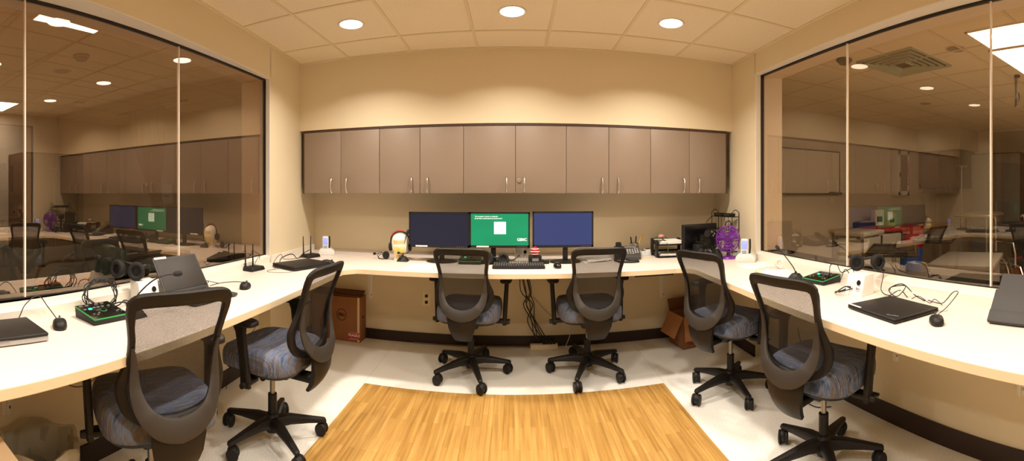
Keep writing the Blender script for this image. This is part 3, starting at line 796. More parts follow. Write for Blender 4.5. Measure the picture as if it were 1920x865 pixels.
MB().span((-.044, -.0030, zb+.180), (.050, -.0020, zb+.186)).build('title_bar', 'screen_dialog_bar', dlg) if False else None
text('GBMC', .014, 'screen_dialog_bar', sc, T(.003, -.0029, zb+.168) @ rotx(90))

# --- left worktop
x, y = (-1.535, .60); laptop_closed('black closed laptop with silver edge at far left of left worktop', (-1.54, .60), 86, .355, .225, .030, silver=True)
mx_, my_ = at(112, 614); mouse('black mouse beside the silver-edged laptop on the left worktop', (mx_, my_), 62, [(-1.62, .915, DZ+.016), (-1.665, .90, DZ+.05), (-1.66, .85, DZ+.10), (-1.665, .79, DZ+.07), (-1.668, .755, DZ+.012), (-1.66, .70, DZ+.004)])
mixer('green edged audio mixer on the left worktop beside coiled cable', (-1.555, 1.108), 88)
b = MB(); pts = []
for k in range(60):
    a = 2*pi*k/10; f = .92+.14*sin(k*1.7); pts.append((-1.668+.012*sin(k*.9)+.0045*cos(a)+.03*(1-sin(a))*.5, 1.175+.092*f*cos(a)+.01*sin(k*.37), DZ+.074+.062*f*sin(a)))
b.tube(pts, .0024, 6, 3); o = b.build('coiled_cable', 'black_cord'); tag(o, 'loose coil of black cable propped against the left window ledge', 'cable')
jack_box('white jack box on the left worktop under a gooseneck microphone', (-1.655, 1.45), 78)
headphones('black headphones resting on the left window sill and jack box', (-1.735, 1.40, DZ+.0995), 25, tilt=4, r=.046)
desk_mic('gooseneck microphone on the left worktop in front of the jack box', (-1.49, 1.245), 0, [(0, 0, .04), (.0, .012, .08), (.03, .07, .135), (.06, .125, .16), (.08, .17, .162)])
# open laptop
t = thing('laptop', 'open dark grey laptop on the left worktop, its screen leaning back', 'laptop', (-1.50, 1.715), 90-4, 'laptops in use')
b = MB(); b.box((0, 0, .011), (.32, .215, .014), .004, 2); base = b.build('base', 'dark_grey', t)
b = MB()
for r_ in range(5):
    for c_ in range(14): b.box((-.134+c_*.0206, .062-r_*.0195, .0185), (.017, .016, .003), .001, 1)
b.build('keyboard', 'black', base)
MB().box((0, -.068, .0184), (.10, .056, .001), .0005).build('touchpad', 'black', base)
Lm = T(0, .108, .018) @ rotx(-36)
def tl(b):
    for v in b.bm.verts: v.co = Lm @ v.co
    return b
scn = tl(MB().box((0, .004, .100), (.32, .008, .200), .003, 2)).build('screen_lid', 'dark_grey', t)
tl(MB().box((0, -.0012, .104), (.298, .0016, .172), .0005)).build('screen', 'screen_dark', scn)
tl(MB().box((-.107, -.0015, .196), (.085, .002, .011))).build('sticker', 'paper', scn)
MB().cyl((-.13, .108, .018), (.13, .108, .018), .006, n=10).build('hinge', 'black', t)
x, y = at(460, 541); mouse('black mouse on the left worktop right of the open laptop', (x, y), 20, [(-1.50, 2.12, DZ+.012), (-1.55, 2.08, DZ+.02), (-1.60, 2.0, DZ+.02), (-1.63, 1.93, DZ+.012)], L=.105)
x, y = at(484, 509); router('black router with two antennas standing next to the left window ledge', (x-.055, y+.02), 84, ((-.05, .03, -.006), (.03, .03, .0)))
laptop_closed('closed black laptop among loose cords at back of left worktop', (-1.535, 2.875), 70, .36, .25, .028, sticker=None)
x, y = at(604, 498.5); mouse('black mouse at the corner of the closed laptop, left worktop', (x+.02, y+.06), -60, None, L=.115)
x, y = at(591, 482); router('black router in the left back corner beside white handset', (x-.03, y-.03), 70, ((-.055, .03, -.004), (.03, .03, 0)))
def handset(label, loc, rz, s=1.0):
    t = thing('cradle_handset', label, 'handset', loc, rz, 'white handsets in charging cradles')
    b = MB(); b.prism([(-.075*s, 0), (.075*s, 0), (.075*s, .035*s), (.045*s, .055*s), (-.055*s, .055*s), (-.075*s, .03*s)], -.05*s, .05*s, Matrix(((1, 0, 0, 0), (0, 0, -1, 0), (0, 1, 0, 0), (0, 0, 0, 1))), .004); b.build('cradle', 'device_white', t)
    b = MB(); b.box((-.01*s, -.004, .095*s), (.058*s, .034*s, .125*s), .010*s, 3, rot=rotx(-10).to_3x3()); hs = b.build('handset_body', 'device_white', t)
    b = MB(); b.box((0, -.0185*s, .018*s), (.044*s, .002, .060*s), .002)
    for v in b.bm.verts: v.co = T(-.01*s, -.004, .095*s) @ rotx(-10) @ v.co
    b.build('screen', 'device_screen', hs)
    b = MB()
    for i in range(3):
        for j in range(2): b.box((-.012*s+.012*s*i, -.0185*s, -.026*s-.012*s*j), (.008*s, .002, .006*s))
    for v in b.bm.verts: v.co = T(-.01*s, -.004, .095*s) @ rotx(-10) @ v.co
    b.build('keypad', 'dark_grey', hs)
    b = MB(); b.tube([(.026*s, .01, .05*s), (.03*s, .012, .10*s), (.028*s, .02, .155*s)], .007*s, 8, 3); b.build('stylus', 'black', t)
    return t
handset('white handset with lit blue screen in left back corner', (-1.64, 3.55), 25, .95)
# cords on the left worktop
Z = DZ+.004
cable([(-1.66, 2.70, Z), (-1.72, 2.78, DZ+.03), (-1.71, 2.86, DZ+.075), (-1.73, 2.95, DZ+.03), (-1.70, 3.08, DZ+.02), (-1.72, 3.22, DZ+.012), (-1.70, 3.33, Z)], 'black cord looping up behind the closed laptop, left worktop')
cable([(-1.70, 2.82, Z), (-1.735, 2.92, DZ+.04), (-1.70, 3.02, DZ+.06), (-1.72, 3.15, DZ+.012), (-1.745, 3.30, DZ+.03), (-1.75, 3.42, DZ+.045)], 'thick black cord running from closed laptop to the corner router', .0035)
cable([(-1.62, 2.72, Z), (-1.66, 2.60, DZ+.002), (-1.60, 2.55, DZ+.003), (-1.50, 2.60, DZ+.003), (-1.48, 2.66, Z)], 'thin grey cord curling off the front of the closed laptop', .0016, 'grey_cord')
cable([(-1.73, 2.60, DZ+.07), (-1.69, 2.54, DZ+.10), (-1.70, 2.50, DZ+.06), (-1.66, 2.42, DZ+.02)], 'thin black cord arching from the ledge to the router', .0018)
cable([(-1.61, 1.98, DZ+.02), (-1.66, 1.93, DZ+.035), (-1.60, 1.88, DZ+.04), (-1.64, 1.82, DZ+.02), (-1.63, 1.75, DZ+.006)], 'tangled black cord behind the open laptop', .002)
for k, lab in enumerate(('black cord bundle lying between mixer and white box', 'second black cord crossing behind the left mixer')):
    cable([(-1.655, 1.19+.02*k, DZ+.01), (-1.62, 1.25, DZ+.02+.012*k), (-1.655, 1.32, DZ+.026-.01*k), (-1.62, 1.36+.01*k, DZ+.012), (-1.66, 1.42, DZ+.02)], lab, .003)

# --- back worktop
def mannequin_head(label, loc, rz, m='painted_foam', s=1.0, name='mannequin_head'):
    t = thing(name, label, 'mannequin head', loc, rz)
    tab = [(0, .052, .05, .05), (.02, .047, .044, .05), (.042, .046, .040, .052), (.055, .050, .062, .062), (.068, .056, .074, .074), (.085, .061, .073, .082), (.10, .064, .072, .087), (.115, .066, .073, .090), (.135, .067, .070, .092), (.155, .066, .071, .090), (.172, .060, .064, .082), (.186, .048, .050, .068), (.196, .030, .032, .046), (.201, .010, .012, .020)]
    rg = []
    for z, wx, fy, by in tab:
        ring = []
        for k in range(32):
            a = 2*pi*k/32; sx = sin(a); cy = -cos(a)
            x = wx*math.copysign(abs(sx)**.9, sx); y = (fy if cy < 0 else by)*cy
            if cy < 0:
                g = lambda x0, z0, sx_, sz_: math.exp(-((x-x0)/sx_)**2-((z-z0)/sz_)**2)
                y -= .020*g(0, .104, .011, .014)+.010*g(0, .118, .008, .014)+.007*g(0, .080, .018, .005)+.006*g(0, .062, .018, .008)-.009*(g(.026, .122, .014, .010)+g(-.026, .122, .014, .010))-.004*g(0, .087, .02, .004)
            ring.append((x*s, y*s, z*s))
        rg.append(ring)
    MB().loft(rg).build('head', m, t, angle=75)
    for q in (-1, 1): MB().ball((q*.066*s, .008*s, .112*s), (.008*s, .018*s, .028*s), 12, 8).build('ear', m, t)
    return t
hx_, hy_ = at(750, 488); mannequin_head('white foam mannequin head with tan and yellow smudged face', (hx_, hy_, DZ), 6)
def headset(label, loc, rz, w=.078, top=.215, cz=.10, boom=True, red=True, name='headset'):
    t = thing(name, label, 'headset', loc, rz)
    n = 14; arc = [(w*cos(pi*k/n), 0, cz+.03+(top-cz-.03)*sin(pi*k/n)**.8) for k in range(n+1)]
    MB().tube(arc, .0065, 8, 2).build('headband', 'black', t)
    if red: MB().tube([(x*1.0, -.001, z+.004) for x, _, z in arc[5:13]], .0058, 8, 2).build('band_cover', 'red_plastic', t)
    for s in (-1, 1):
        b = MB(); b.lathe([(0, -.013), (.022, -.013), (.032, -.006), (.033, .006), (.026, .013), (0, .014)], 22, T(s*(w+.003), 0, cz) @ roty(90)); b.build('ear_cup', 'black_soft', t)
    if boom:
        b = MB(); b.tube([(w+.01, -.01, cz-.01), (w+.004, -.05, cz-.03), (w-.03, -.085, cz-.04), (w-.065, -.098, cz-.036)], .0026, 6, 5); b.ball((w-.075, -.10, cz-.034), (.012, .009, .009), 12, 8); b.build('boom_microphone', 'black', t)
    return t
headset('black and red headset worn by the foam mannequin head', (hx_, hy_+.004, DZ), 6)
x, y = at(755.5, 490); desk_mic('gooseneck microphone on back worktop before the foam head', (x, y), 0, [(0, 0, .04), (.006, .002, .10), (.018, .004, .16), (.032, .004, .195)])
# small headset lying folded
t = thing('headset', 'small black headset with foam microphone lying left of mannequin head', 'headset', at(716, 486), 10)
b = MB(); b.lathe([(0, -.01), (.026, -.008), (.030, 0), (.026, .008), (0, .01)], 20, T(.035, .0, .03) @ rotx(80)); b.build('ear_pad', 'black_soft', t)
b = MB(); b.ball((-.062, .0, .040), (.014, .012, .011), 12, 8); b.tube([(-.055, 0, .038), (-.02, .01, .036), (.02, .01, .03)], .002, 6, 5); b.build('boom_microphone', 'black', t)
b = MB(); b.tube([(.03, .01, .02), (-.01, .03, .05), (-.04, .02, .03), (-.02, -.01, .008), (.02, -.02, .006), (.0, .02, .045), (-.03, -.01, .012), (.01, -.035, .004)], .0025, 6, 6); b.build('headband', 'black', t)
def paper(poly, z, label, m='paper', th=.0012, group=None, name='paper_sheet'):
    cx_ = sum(p[0] for p in poly)/len(poly); cy_ = sum(p[1] for p in poly)/len(poly)
    o = MB().prism([(p[0]-cx_, p[1]-cy_) for p in poly], 0, th).build(name, m, smooth=False, loc=(cx_, cy_, z)); return tag(o, label, 'paper', group)
paper(rect_at((755, 505), (773, 494.7), (815, 497), (812, 505)), DZ+.0005, 'white sheet of paper on back worktop below left monitor')
x, y = at(882, 494); mixer('audio mixer on the back worktop seen behind the left chair', (x, y+.01), 0)
headphones('black headphones lying on the back worktop behind the keyboard', (on_y(930, 3.34), 3.34), -8, tilt=14, bl=.45)
jack_box('white jack box on the back worktop below green screen', (.062, 3.585), 2)
t = thing('keyboard', 'black computer keyboard on the back worktop below green monitor', 'keyboard', (.033, 3.215), 0)
b = MB(); b.box((0, 0, .011), (.385, .142, .018), .004, 2); b.build('body', 'black', t)
b = MB()
for r_ in range(6):
    for c_ in range(21):
        b.box((-.178+c_*.0178, .056-r_*.0215-(.004 if r_ else 0), .0235), (.0145, .0165, .008), .002, 1, taper=(.86, .84))
b.build('keys', 'dark_grey', t)
t = thing('striped_ball', 'red and white patterned ball below gap between right monitors', 'ball', (on_y(1003, 3.36), 3.36, DZ+.062), 0)
MB().ball((0, 0, .031), .033, 24, 16).build('ball', 'red_plastic', t)
for z in (.012, .030, .048): 
    rr = sqrt(max(.033**2-(z-.031)**2, 0))
    MB().torus((0, 0, z), rr-.0005, .003, None, 30, 6).build('stripe', 'ink_white', t)
t = thing('power_adapter', 'black adapter under the red and white ball', 'adapter', (on_y(1003, 3.37), 3.37, DZ), 4)
b = MB(); b.box((0, 0, .031), (.10, .06, .062), .006); b.build('body', 'black', t); MB().box((0, -.0305, .035), (.05, .001, .02)).build('sticker', 'mid_grey', t)
t = thing('docking_remote', 'small black box right of the keyboard on back worktop', 'remote', at(1016, 495), 8)
b = MB(); b.box((0, 0, .014), (.11, .045, .026), .004); b.build('body', 'black', t); MB().box((.034, 0, .0275), (.03, .03, .001)).build('sticker', 'mid_grey', t)
mouse('black mouse right of the keyboard under the blue screen', (at(1045, 502.5)[0], at(1045, 502.5)[1]), 8, [(.33, 3.30, DZ+.012), (.37, 3.38, DZ+.006), (.45, 3.47, DZ+.006)], m='black_gloss', L=.10, W=.055)
for k, (q, m_, lab) in enumerate(((((1080, 484), (1110, 480), (1146, 487), (1098, 496)), 'paper', 'loose printed page at bottom of stack behind the right chair'), (((1082, 487), (1095, 480.5), (1142, 481), (1141, 491)), 'paper', 'middle sheet of paper stack behind the right chair'), (((1095, 483), (1097, 479.5), (1138, 479), (1147, 489.5), (1102, 495)), 'paper', 'top sheet of paper stack behind the right chair'))):
    paper(rect_at(*q), DZ+.0005+.004*k, lab, m_, .003, 'papers behind the right chair')
# desk phone
t = thing('desk_phone', 'dark grey desk phone with curly cord on the back worktop', 'telephone', (on_y(1176, 3.56), 3.56, DZ), -8)
X = Matrix(((0, 0, 1, 0), (1, 0, 0, 0), (0, 1, 0, 0), (0, 0, 0, 1)))
b = MB(); b.prism([(-.10, 0), (.10, 0), (.10, .085), (.06, .085), (-.10, .028)], -.105, .105, X, .005); b.build('body', 'dark_grey', t)
F = T(0, -.02, .058) @ rotx(19.6)
b = MB()
for i in range(3):
    for j in range(4): b.box((.0+i*.022, .024-j*.022, .0015), (.017, .015, .006), .0015, 1)
for i in range(2):
    for j in range(5): b.box((.066+i*.02, .04-j*.018, .0015), (.015, .012, .005), .0015, 1)
for v in b.bm.verts: v.co = F @ v.co
b.build('keypad', 'silver', t)
b = MB(); b.box((.03, .062, .002), (.10, .026, .003), .001)
for v in b.bm.verts: v.co = F @ v.co
b.build('display', 'mid_grey', t)
b = MB()
b.box((-.07, 0, .016), (.036, .17, .022), .008, 3); b.box((-.07, .07, .010), (.05, .05, .034), .010, 3); b.box((-.07, -.07, .010), (.05, .05, .034), .010, 3)
for v in b.bm.verts: v.co = F @ T(0, 0, .008) @ v.co
b.build('handset', 'black', t)
b = MB(); b.tube([(-.085, -.10, .04), (-.12, -.13, .012), (-.10, -.22, .008), (-.02, -.26, .008), (.055, -.245, .008), (.06, -.20, .008), (0, -.17, .008), (-.04, -.12, .012)], .0068, 8, 6); b.build('handset_cord', 'black', t)
# pen cup
t = thing('pen_cup', 'silver mesh pen cup behind the desk phone', 'pen cup', (1.06, 3.73, DZ), 0)
MB().lathe([(0, 0), (.034, 0), (.036, .004), (.041, .095), (.0385, .095), (.034, .006), (0, .006)], 24).build('cup', 'silver', t); MB().torus((0, 0, .095), .040, .002).build('rim', 'steel', t)
for (px, a, c_, L, lab) in ((-.012, -.02, 'black', .135, 'black pen standing in the silver cup, left one'), (.006, .012, 'black', .14, 'thick black marker standing in the silver cup'), (.018, .05, 'pencil_yellow', .15, 'yellow pencil leaning right in the silver cup')):
    b = MB(); b.tube([(0, 0, 0), (a*.5, 0, L*.5), (a, 0, L)], .005 if c_ != 'black' else .0058, 8, 1); b.cyl((a, 0, L), (a*1.1, 0, L*1.05), .005, .002, 8)
    o = b.build('pen' if c_ == 'black' else 'pencil', c_, loc=(1.06+px, 3.73, DZ+.008)); tag(o, lab, 'pen')
for (p, sz, lab) in (((1.125, 3.67), (.055, .05, .04), 'small white note box left of the letter tray'), ((1.165, 3.68), (.05, .06, .05), 'white note holder touching the black letter tray')):
    t = thing('note_box', lab, 'note box', (*p, DZ), 12); MB().box((0, 0, sz[2]/2), sz, .003, 2, taper=(.9, .8)).build('box', 'device_white', t); MB().box((0, -.004, sz[2]+.001), (sz[0]*.7, sz[1]*.5, .004)).build('notes', 'black', t)
paper([(1.06, 3.50), (1.13, 3.48), (1.16, 3.56), (1.08, 3.58)], DZ+.0005, 'small cream note between the phone and letter tray', 'paper_tan')
# letter tray
t = thing('letter_tray', 'black two-tier letter tray on the back worktop, right side', 'letter tray', (1.335, 3.60, DZ), -4)
W2, D2 = .125, .13
for z0, nm in ((.004, 'lower_tray'), (.095, 'upper_tray')):
    b = MB(); b.span((-W2, -D2, z0), (W2, D2, z0+.005)); b.span((-W2, -D2, z0), (-W2+.006, D2, z0+.032)); b.span((W2-.006, -D2, z0), (W2, D2, z0+.032)); b.span((-W2, D2-.006, z0), (W2, D2, z0+.032)); b.span((-W2, -D2, z0), (W2, -D2+.006, z0+.012)); b.build(nm, 'black', t)
for s in (-1, 1):
    for q in (-1, 1): MB().span((s*W2-.008, q*(D2-.05)-.03, .004), (s*W2+.008, q*(D2-.05)+.03, .135), .003).build('post', 'black', t)
for z0, n_, lab0 in ((.010, 2, 'lower'), (.101, 3, 'upper')):
    for k in range(n_):
        o = MB().prism([(-.105+.006*k, -.112), (.108, -.115+.004*k), (.106, .105), (-.108, .108-.006*k)], 0, .008).build('paper_stack', 'paper', loc=(1.335, 3.60, DZ+z0+.0085*k), rotz=R(-4+1.5*k), smooth=False)
        tag(o, ('bottom', 'next', 'top')[k if n_ == 3 or k == 0 else 2]+' bundle of papers in the %s tray of black letter tray' % lab0, 'papers')
t = thing('artificial_rose', 'pink artificial rose with green leaves lying on letter tray', 'flower', (1.25, 3.575, DZ+.128), 15)
b = MB()
for k in range(9):
    a = k*2.4; r_ = .004+.0026*k; b.ball((.012+r_*cos(a)*.8, r_*sin(a)*.8, .028+.004*sin(k)), (.016, .013, .017-.0008*k), 10, 7)
b.build('petals', 'pink_petal', t)
b = MB()
for a in (.3, 1.6, 2.9, 4.0, 5.3):
    d = Vector((cos(a), sin(a), 0)); s_ = Vector((-sin(a), cos(a), 0)); c0 = Vector((.0, 0, .014))
    rows_ = []
    for i in range(6):
        u = i/5; w_ = .020*sin(pi*min(u*.92+.04, 1)); p_ = c0+d*(.01+.062*u)+Vector((0, 0, .010*sin(pi*u)))
        rows_.append([p_-s_*w_, p_+Vector((0, 0, .004)), p_+s_*w_])
    b.grid(rows_)
b.build('leaves', 'leaf', t, solid=.0015)
MB().tube([(0, 0, .02), (.015, -.06, .0), (.0, -.12, -.035), (-.03, -.16, -.075)], .003, 6, 5).build('stem', 'leaf', t)
# off monitor in the corner and its clutter
t = thing('monitor', 'switched-off black monitor angled in the right back corner', 'monitor', (1.575, 3.455, DZ), 17)
w = .39; b = MB(); b.box((0, 0, .155), (w, .03, .205), .005); b.build('housing', 'black', t)
b = MB(); b.box((0, -.0155, .158), (w-.03, .002, .170)); b.build('screen', 'black_gloss', t)
b = MB(); b.box((0, .02, .06), (.06, .02, .12), .004); b.box((0, .01, .006), (.20, .15, .012), .005); b.build('stand', 'black', t)
t = thing('speaker_box', 'small black speaker before the switched-off corner monitor', 'speaker', (1.52, 3.35, DZ), 14)
b = MB(); b.box((0, 0, .055), (.085, .06, .11), .004); b.build('cabinet', 'black', t); MB().lathe([(0, .001), (.026, .001), (.03, -.003), (0, -.004)], 20, T(0, -.031, .05) @ rotx(90)).build('cone', 'dark_grey', t)
t = thing('video_camera', 'black camera with chrome knobs clamped before the corner monitor', 'camera', (1.665, 3.365, DZ), 20)
b = MB(); b.box((0, 0, .19), (.16, .055, .05), .01, 3); b.cyl((-.07, -.02, .19), (-.115, -.035, .19), .022, .026, 18); b.build('body', 'black', t)
b = MB(); b.cyl((0, 0, .006), (0, 0, .166), .012, n=12); b.lathe([(0, 0), (.06, 0), (.06, .008), (0, .012)], 24); b.build('stand', 'black', t)
b = MB()
for p_ in ((-.05, -.03, .20), (-.02, -.032, .185), (.01, -.032, .205), (-.035, -.032, .172)): b.ball(p_, .008, 10, 6)
b.build('knob', 'steel', t)
headphones('black headphones heaped before the purple fan', (1.585, 3.215), 30, tilt=40, bl=.5, r=.042)
for k in range(5):
    rn = random.Random(k+3); p0 = Vector((1.56+.03*k, 3.33, DZ+.05)); pts = [(p0.x+rn.uniform(-.10, .10), p0.y+rn.uniform(-.06, .05), DZ+rn.uniform(.006, .15)) for _ in range(7)]
    cable(pts, ('tangled black cord, lowest loop before corner monitor', 'tangled black cord against the small speaker', 'tangled black cord hanging from the camera', 'tangled black cord beside the purple fan base', 'tangled black cord at the rear of corner clutter')[k], .0028, group='tangled cords in the right back corner')
# wire rack
t = thing('wire_rack', 'black wire rack standing in the right back corner', 'rack', (1.835, 3.47, DZ), -77)
b = MB(); hw, hd, hh = .14, .04, .345
for s in (-1, 1):
    b.tube([(s*hw, -hd, 0), (s*hw, -hd, hh), (s*hw, -hd+.03, hh+.02), (s*hw, hd-.03, hh+.02), (s*hw, hd, hh), (s*hw, hd, 0)], .0034, 6, 1)
for z in (.03, .12, .21, .31):
    b.tube([(-hw, -hd, z), (hw, -hd, z), (hw, hd, z), (-hw, hd, z)], .0026, 6, 1, True)
b.build('frame', 'black', t)
b = MB()
for z in (.03, .31):
    for k in range(9): b.tube([(-hw+.031*k+.016, -hd, z), (-hw+.031*k+.016, hd, z)], .0018, 5, 1)
for k in range(4): b.tube([(-hw+.05*k+.04, hd, .03), (-hw+.05*k+.04, hd, .31)], .0018, 5, 1)
b.build('shelf_wires', 'black', t)
MB().tube([(-hw, -hd, .31), (-hw-.05, -hd-.02, .26), (-hw-.08, -hd-.03, .19)], .003, 6, 5).build('hook', 'black', t)
for (dx, lab, w_) in ((-.062, 'black battery bar on top of the wire rack, left one', .11), (.062, 'ribbed black charger on top of the wire rack', .10)):
    t2 = thing('charger_bar', lab, 'charger', (1.835+dx*cos(R(-77)), 3.47+dx*sin(R(-77)), DZ+.3135), -77)
    b = MB(); b.box((0, -.006, .013), (w_, .06, .024), .003); b.build('body', 'black', t2)
    b = MB()
    for k in range(4): b.box((-.032+.021*k, -.037, .014), (.010, .003, .012), .001)
    b.build('contacts', 'steel' if dx > 0 else 'dark_grey', t2)
# fan
t = thing('desk_fan', 'purple desk fan on right side of the back corner', 'fan', (1.745, 3.235, DZ), -38)
MB().lathe([(0, 0), (.062, 0), (.066, .005), (.060, .014), (.03, .02), (0, .022)], 30).build('base', 'purple', t)
b = MB(); b.lathe([(.020, .018), (.016, .05), (.015, .085), (.02, .10), (0, .10)], 16); b.cyl((0, -.01, .155), (0, .06, .155), .032, .024, 18); b.cyl((0, .02, .09), (0, .02, .14), .014, n=12); b.build('motor_stem', 'purple_dark', t)
b = MB(); R0 = .098
for q, yy in ((1, -.045), (1, -.012)): b.torus((0, yy, .155), R0, .004, Matrix.Rotation(pi/2, 3, 'X'), 36, 6)
for rr, yy in ((.078, -.055), (.055, -.061), (.032, -.064)): b.torus((0, yy, .155), rr, .0016, Matrix.Rotation(pi/2, 3, 'X'), 30, 5)
for k in range(24):
    a = 2*pi*k/24; c_, s_ = cos(a), sin(a)
    b.tube([(R0*c_, -.012, .155+R0*s_), (R0*c_, -.045, .155+R0*s_), (.075*c_, -.056, .155+.075*s_), (.025*c_, -.064, .155+.025*s_)], .0016, 5, 2)
    b.tube([(R0*c_, -.012, .155+R0*s_), (.07*c_, .02, .155+.07*s_), (.03*c_, .03, .155+.03*s_)], .0016, 5, 2)
b.build('cage', 'purple', t)
MB().lathe([(0, 0), (.022, 0), (.024, .003), (.02, .008), (0, .009)], 20, T(0, -.063, .155) @ rotx(90)).build('badge', 'purple_dark', t)
b = MB()
for k in range(3):
    a0 = 2*pi*k/3; rows_ = []
    for i in range(7):
        r_ = .014+.072*i/6; rows_.append([(r_*cos(a0+u*1.3), -.028+.02*(u-.5), .155+r_*sin(a0+u*1.3)) for u in (0, .25, .5, .75, 1)])
    b.grid(rows_)
b.build('blades', 'fan_tint', t, solid=.002)
MB().tube([(-.03, .0, .245), (-.02, -.005, .278), (.012, -.005, .285), (.03, 0, .245)], .004, 8, 5).build('carry_handle', 'black', t)
handset('white handset with pale blue screen on right worktop near the window', (1.795, 3.03), -40, 1.05)
# right worktop
paper(rect_at((1382, 498.6), (1433.6, 490.5), (1457, 498.6), (1404.5, 506.7)), DZ+.0005, 'blank white sheet on the right worktop before the white handset')
t = thing('clipboard', 'tan clipboard with white papers on the right worktop', 'clipboard', (1.685, 2.40, DZ), -13)
MB().box((0, 0, .003), (.23, .36, .004), .001).build('board', 'paper_tan', t)
MB().box((.01, -.01, .0065), (.215, .32, .003)).build('papers', 'paper', t)
b = MB(); b.box((0, .165, .012), (.09, .03, .012), .003); b.tube([(-.03, .16, .02), (-.028, .15, .04), (.028, .15, .04), (.03, .16, .02)], .004, 8, 4); b.build('clip', 'device_white', t)
t = thing('tape_roll', 'white roll of tape standing on clipboard by right window', 'tape', (1.79, 2.545, DZ+.0085), -60)
b = MB(); b.torus((0, 0, .036), .026, .010, Matrix.Rotation(pi/2, 3, 'X'), 26, 8); b.build('roll', 'device_white', t); MB().torus((0, 0, .036), .016, .003, Matrix.Rotation(pi/2, 3, 'X'), 20, 6).build('core', 'paper_tan', t)
x, y = at(1492, 524); desk_mic('gooseneck microphone on right worktop leaning toward the window', (x, y), -70, [(0, 0, .04), (-.03, .014, .068), (-.11, .05, .115), (-.195, .088, .155)])
mixer('green edged audio mixer on the right worktop behind near chair', (1.755, 2.045), -84)
jack_box('white jack box on right worktop with headphones on top', (1.700, 1.66), -82)
headphones('black headphones perched on the right jack box', (1.805, 1.705, DZ+.0995), -28, tilt=0, r=.046)
for k, (pts, lab) in enumerate((
    ([(1.78, 2.0, DZ+.01), (1.76, 1.97, DZ+.10), (1.75, 1.90, DZ+.115), (1.74, 1.85, DZ+.08), (1.78, 1.80, DZ+.10), (1.76, 1.76, DZ+.05), (1.70, 1.73, DZ+.03), (1.62, 1.74, DZ+.01), (1.60, 1.70, DZ+.02), (1.645, 1.66, DZ+.035)], 'black cord arching from right mixer to the jack box'),
    ([(1.79, 1.92, DZ+.01), (1.78, 1.86, DZ+.09), (1.77, 1.80, DZ+.06), (1.79, 1.76, DZ+.02), (1.80, 1.70, DZ+.006)], 'black cord loop behind the right mixer'),
    ([(1.80, 1.60, DZ+.12), (1.77, 1.55, DZ+.10), (1.74, 1.54, DZ+.03), (1.76, 1.50, DZ+.006), (1.80, 1.46, DZ+.03), (1.79, 1.40, DZ+.006)], 'black cord dropping from headphones beside right jack box'),
    ([(1.80, 1.53, DZ+.02), (1.76, 1.48, DZ+.05), (1.80, 1.42, DZ+.055), (1.75, 1.44, DZ+.01), (1.78, 1.52, DZ+.03), (1.81, 1.45, DZ+.06), (1.80, 1.36, DZ+.02), (1.78, 1.28, DZ+.006)], 'knot of black cord behind the thin laptop'))):
    cable(pts, lab, .0026)
cable([(1.80, 1.52, DZ+.012), (1.785, 1.40, DZ+.035), (1.79, 1.28, DZ+.015), (1.77, 1.16, DZ+.012), (1.70, 1.10, DZ+.004), (1.68, 1.15, DZ+.006)], 'white cord trailing behind the thin laptop', .003, 'white_cord')
cable([(1.775, 1.36, DZ+.006), (1.755, 1.30, DZ+.03), (1.765, 1.24, DZ+.005), (1.75, 1.20, DZ+.03), (1.76, 1.16, DZ+.006)], 'thin black cord rippling along the thin laptop', .0018)
laptop_closed('thin matte black closed laptop on the right worktop', (1.555, 1.305), -98, .335, .275, .020, sticker=None, mark=None)
lp = [o for o in bpy.data.objects if o.get('label') == 'thin matte black closed laptop on the right worktop'][0]
lid = [c for c in lp.children if c.name.startswith('lid')][0]
# front edge faces the window? the worn sticker sits on the far left corner, the maker's mark near the viewer
text('ThinkPad', .016, 'silver', lid, T(.115, -.105, .0214) @ rotz(20), 'lettering')
MB().box((-.142, -.115, .0212), (.012, .085, .0007)).build('sticker', 'paper', lid) if False else MB().box((-.118, -.131, .0213), (.088, .011, .0007)).build('sticker', 'paper', lid)
x, y = at(1756, 607); mouse('black mouse on the right worktop with its cord looping up', (x, y), -45, [(1.60, 1.075, DZ+.014), (1.66, 1.07, DZ+.03), (1.74, 1.06, DZ+.075), (1.76, 1.10, DZ+.07), (1.75, 1.15, DZ+.02), (1.765, 1.21, DZ+.012), (1.78, 1.26, DZ+.012)])
# padded case leaning on the sill
t = thing('padded_case', 'dark grey padded case leaning on right window sill', 'case', (1.635, .69, DZ+.001), -90+3)
L2 = rotx(-42)
b = MB(); b.box((0, .008, .115), (.30, .016, .23), .006, 3)
for v in b.bm.verts: v.co = L2 @ v.co
b.build('back_cover', 'dark_grey', t)
b = MB(); b.box((-.0, -.006, .075), (.312, .010, .145), .004, 3); b.box((0, -.012, .03), (.312, .006, .05), .002)
for v in b.bm.verts: v.co = L2 @ v.co
b.build('front_flap', 'dark_grey', t)

# --- on the floor and under the worktop
t = thing('monitor_carton', 'tall brown cardboard carton with round logo and red sticker', 'box', (-1.615, 3.775, 0), 0)
b = MB(); b.span((-.245, -.075, 0), (.245, .075, .37), .002); b.build('body', 'cardboard', t)
b = MB(); b.box((-.0, .028, .392), (.48, .09, .004), rot=rotx(14).to_3x3()); b.box((0, -.035, .376), (.485, .075, .004), rot=rotx(-4).to_3x3()); b.build('top_flap', 'cardboard_in', t)
MB().span((.2155, -.0762, .004), (.236, -.0748, .372)).build('tape_strip', 'paper_tan', t)
b = MB(); b.torus((.06, -.0755, .218), .047, .0028, Matrix.Rotation(pi/2, 3, 'X'), 36, 5); b.build('logo_ring', 'print_dark', t)
text('DELL', .032, 'print_dark', t, T(.06, -.0758, .218) @ rotx(90), bold=.0012)
st = MB().span((.125, -.0768, .018), (.243, -.0752, .080)).build('fragile_sticker', 'fragile_red', t)
